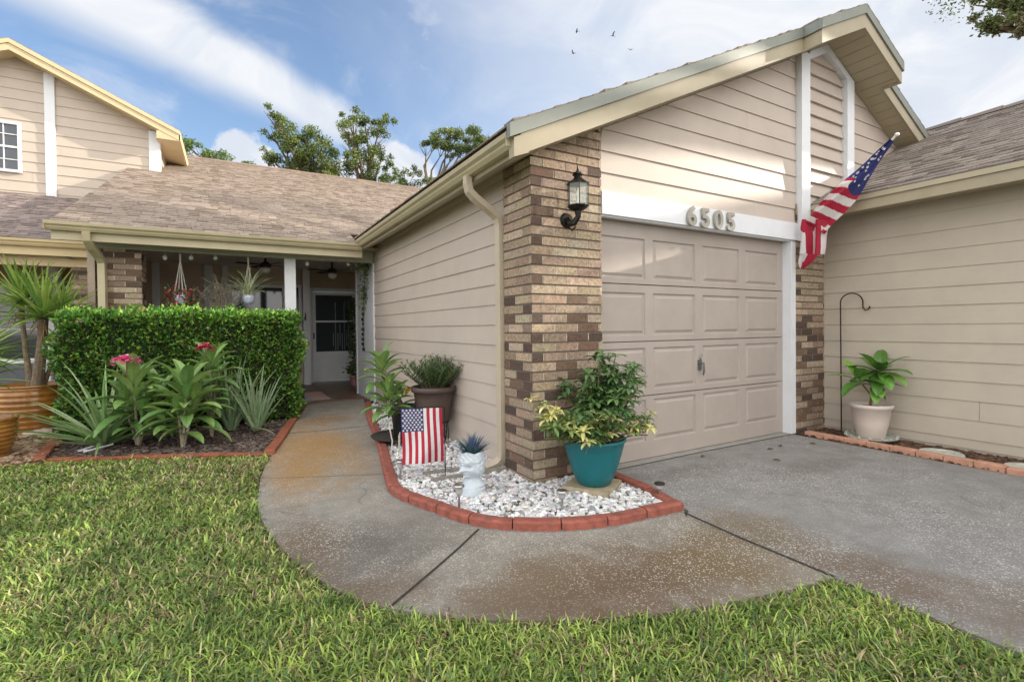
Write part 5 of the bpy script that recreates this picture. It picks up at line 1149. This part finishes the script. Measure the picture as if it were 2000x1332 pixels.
# ------------------------------------------------------------------ trees
random.seed(3)
TG = [(.12, .17, .055), (.15, .21, .065), (.20, .27, .07), (.08, .12, .045), (.25, .31, .09)]
def tree(name, label, x, y, clumps, n, L, cols, trunk_top, tr=.2, cat='tree', sq=.8):
    r = thing(name, label, cat, (x, y, 0)); t = MB(); tt = Vector((x, y, trunk_top))
    t.tube([(x, y, -.1), (x+.05, y, trunk_top*.5), tt], [tr*1.3, tr, tr*.7], 10)
    for (cx, cy, cz, rr) in clumps:
        c = Vector((cx, cy, cz)); mid = tt.lerp(c, .5)+Vector((random.gauss(0, .2), random.gauss(0, .2), .15))
        t.tube([tt-Vector((0, 0, .3)), mid, c], [tr*.55, tr*.3, tr*.08], 7)
        for k in range(5):
            a = random.uniform(0, 6.28); e = c+Vector((math.cos(a)*rr*.8, math.sin(a)*rr*.8, random.uniform(-.3, .8)*rr)); t.tube([mid.lerp(c, .6), e], [tr*.10, tr*.03], 5, cap=False)
    part('trunk', t, BARK, r); m = MB()
    tot = sum(c[3]**2 for c in clumps)
    for (cx, cy, cz, rr) in clumps:
        nn = max(int(n*rr*rr/tot), 420 if rr < .55 and name == 'live_oak' else 0); sub = max(5, int(9*rr/.8)); col = random.choice(cols)
        for s_ in range(sub):
            a = random.uniform(0, 6.28); z = random.uniform(-1, 1); q = math.sqrt(1-z*z); k = rr*random.uniform(.3, 1.5)
            m.clump((cx+k*q*math.cos(a), cy+k*q*math.sin(a), cz+k*z*sq), rr*random.uniform(.3, .6), nn//sub, L*.62, L*.30, [col, random.choice(cols)], .8)
    part('crown', m, LEAF, r); return r
def pc(px, py, Y): p = at(px, py, 1, Y); return p
def clp(lst, Y, dy=.5): out = []; [out.append((*(pc(px, py, Y+random.uniform(-dy, dy))), rr*(Y/954*1.05))) for px, py, rr in lst]; return out
Y = 23
tree('oak_tree', 'loose dark green tree rising behind the middle of the porch roof', 3.0, Y+.3, clp([(533, 232, 17), (530, 262, 14), (556, 250, 16), (560, 285, 30), (590, 300, 34), (625, 305, 30), (645, 330, 26), (600, 270, 22), (575, 325, 34), (520, 300, 12), (640, 285, 18), (610, 335, 32)], Y), 16000, .17, TG, 7.0)
tree('oak_tree', 'tall airy tree right of the loose dark one behind the porch roof', 5.6, Y+.6, clp([(672, 252, 18), (690, 240, 16), (712, 236, 20), (745, 245, 18), (700, 270, 24), (735, 275, 22), (680, 285, 18), (715, 300, 26), (748, 300, 16), (690, 325, 24), (725, 335, 26)], Y), 9500, .17, TG, 7.2)
tree('pine_tree', 'flat-topped pine standing alone behind the garage gutter', 9.2, Y+1.5, clp([(832, 290, 17), (852, 282, 20), (872, 270, 20), (895, 265, 23), (920, 268, 24), (943, 274, 22), (870, 290, 20), (905, 288, 22), (935, 292, 22), (960, 285, 20), (885, 302, 10)], Y+1), 14000, .18, [(.13, .19, .07), (.22, .29, .11), (.09, .14, .06), (.28, .34, .14)], 8.2, tr=.16, sq=.45)
tree('shrubby_tree', 'low sparse treetop between the tall airy tree and the garage gutter', 7.3, Y+.2, clp([(745, 345, 20), (770, 350, 18), (790, 335, 14), (812, 335, 14), (800, 360, 20), (832, 352, 12), (825, 375, 16), (760, 370, 24)], Y), 4200, .17, TG+[(.06, .11, .05)], 6.5, tr=.10)
tree('shrubby_tree', 'bright green treetop above the porch roof ridge left of the cumulus cloud', -.3, Y+.2, clp([(368, 285, 14), (385, 300, 16), (410, 302, 16), (432, 308, 14), (460, 318, 12), (490, 322, 12), (380, 325, 22), (425, 330, 18)], Y), 4600, .15, [(.18, .28, .06), (.24, .34, .09), (.12, .19, .06)], 6.5, tr=.10)
# big oak right of the neighbour's house: only its lowest branches show, its shade falls over the lawns
c = []
for k in range(34):
    a = random.uniform(0, 6.28); q = random.random()**.5*4.6; c.append((17.2+q*math.cos(a), 1.0+q*math.sin(a)*1.15, 11.9+random.uniform(-1.5, 2.2)-q*.12, random.uniform(.7, 1.15)))
for k in range(5): c.append((random.uniform(15, 18.5), random.uniform(-3.0, .6), random.uniform(9.7, 10.4), random.uniform(.6, .9)))  # low clumps out of view, added to shade the upper gable
p = at(1975, 22, 0, 14.2); q = at(1925, 10, 0, 13.9); q2 = at(1950, 55, 0, 14.0); q3 = at(2010, 50, 0, 14.0); q4_ = at(2010, 5, 0, 14.0); q5 = at(1985, 35, 0, 14.0)
c += [(*p, .42), (*q, .20), (*q2, .22), (*q3, .36), (*q4_, .5), (*q5, .35)]
tree('live_oak', 'overhanging oak with small leaves at the top right corner', 17.0, 1.6, c, 19000, .16, [(.11, .15, .05), (.15, .19, .06), (.19, .22, .09), (.24, .22, .12)], 6.5, tr=.4)
# ------------------------------------------------------------------ birds
BM = M('bird_black', (.03, .03, .032), .7)
def bird(x, y, z, s, flap, yaw_, label):
    m = MB(); c, s_ = math.cos(yaw_), math.sin(yaw_)
    T = lambda a, b, h: (x+(a*c-b*s_)*s, y+(a*s_+b*c)*s, z+h*s)
    rows = [[T(u, r_*math.cos(t), r_*math.sin(t)) for t in [k*PI/4 for k in range(8)]] for u, r_ in ((-.42, .015), (-.30, .03), (-.1, .07), (.12, .075), (.24, .05), (.32, .045), (.40, .008))]
    m.grid(rows, closed=True)
    for sg in (-1, 1):
        pts = [(.16, .05, .02), (.24, .45, flap*.6+.02), (.05, .98, flap), (-.06, .95, flap*.98), (-.02, .45, flap*.55), (-.14, .05, .01)]
        up = [T(a, b*sg, h+.012) for a, b, h in pts]; dn_ = [T(a, b*sg, h-.006) for a, b, h in pts]; m.hexa(dn_, up)
    m.hexa([T(-.38, .02, 0), T(-.62, .10, 0), T(-.62, -.10, 0), T(-.38, -.02, 0)], [T(-.38, .02, .012), T(-.62, .10, .012), T(-.62, -.10, .012), T(-.38, -.02, .012)])
    single('bird', m, BM, label, 'bird', 'birds flying above the garage roof', loc=(x, y, z), smooth=False)
for (px, py, sc, fl, yw, lab) in ((1127, 62, .34, .12, 2.6, 'upper left bird of the four in the sky'), (1120, 105, .34, .35, 2.2, 'lower left bird of the four in the sky'), (1197, 71, .36, .55, 2.9, 'bird with raised wings, upper right of the four'), (1232, 98, .26, .3, 1.2, 'lowest right bird, nearest the garage roof')):
    p = at(px, py, 1, 40); bird(p.x, p.y, p.z, sc*1.3, fl, yw, lab)
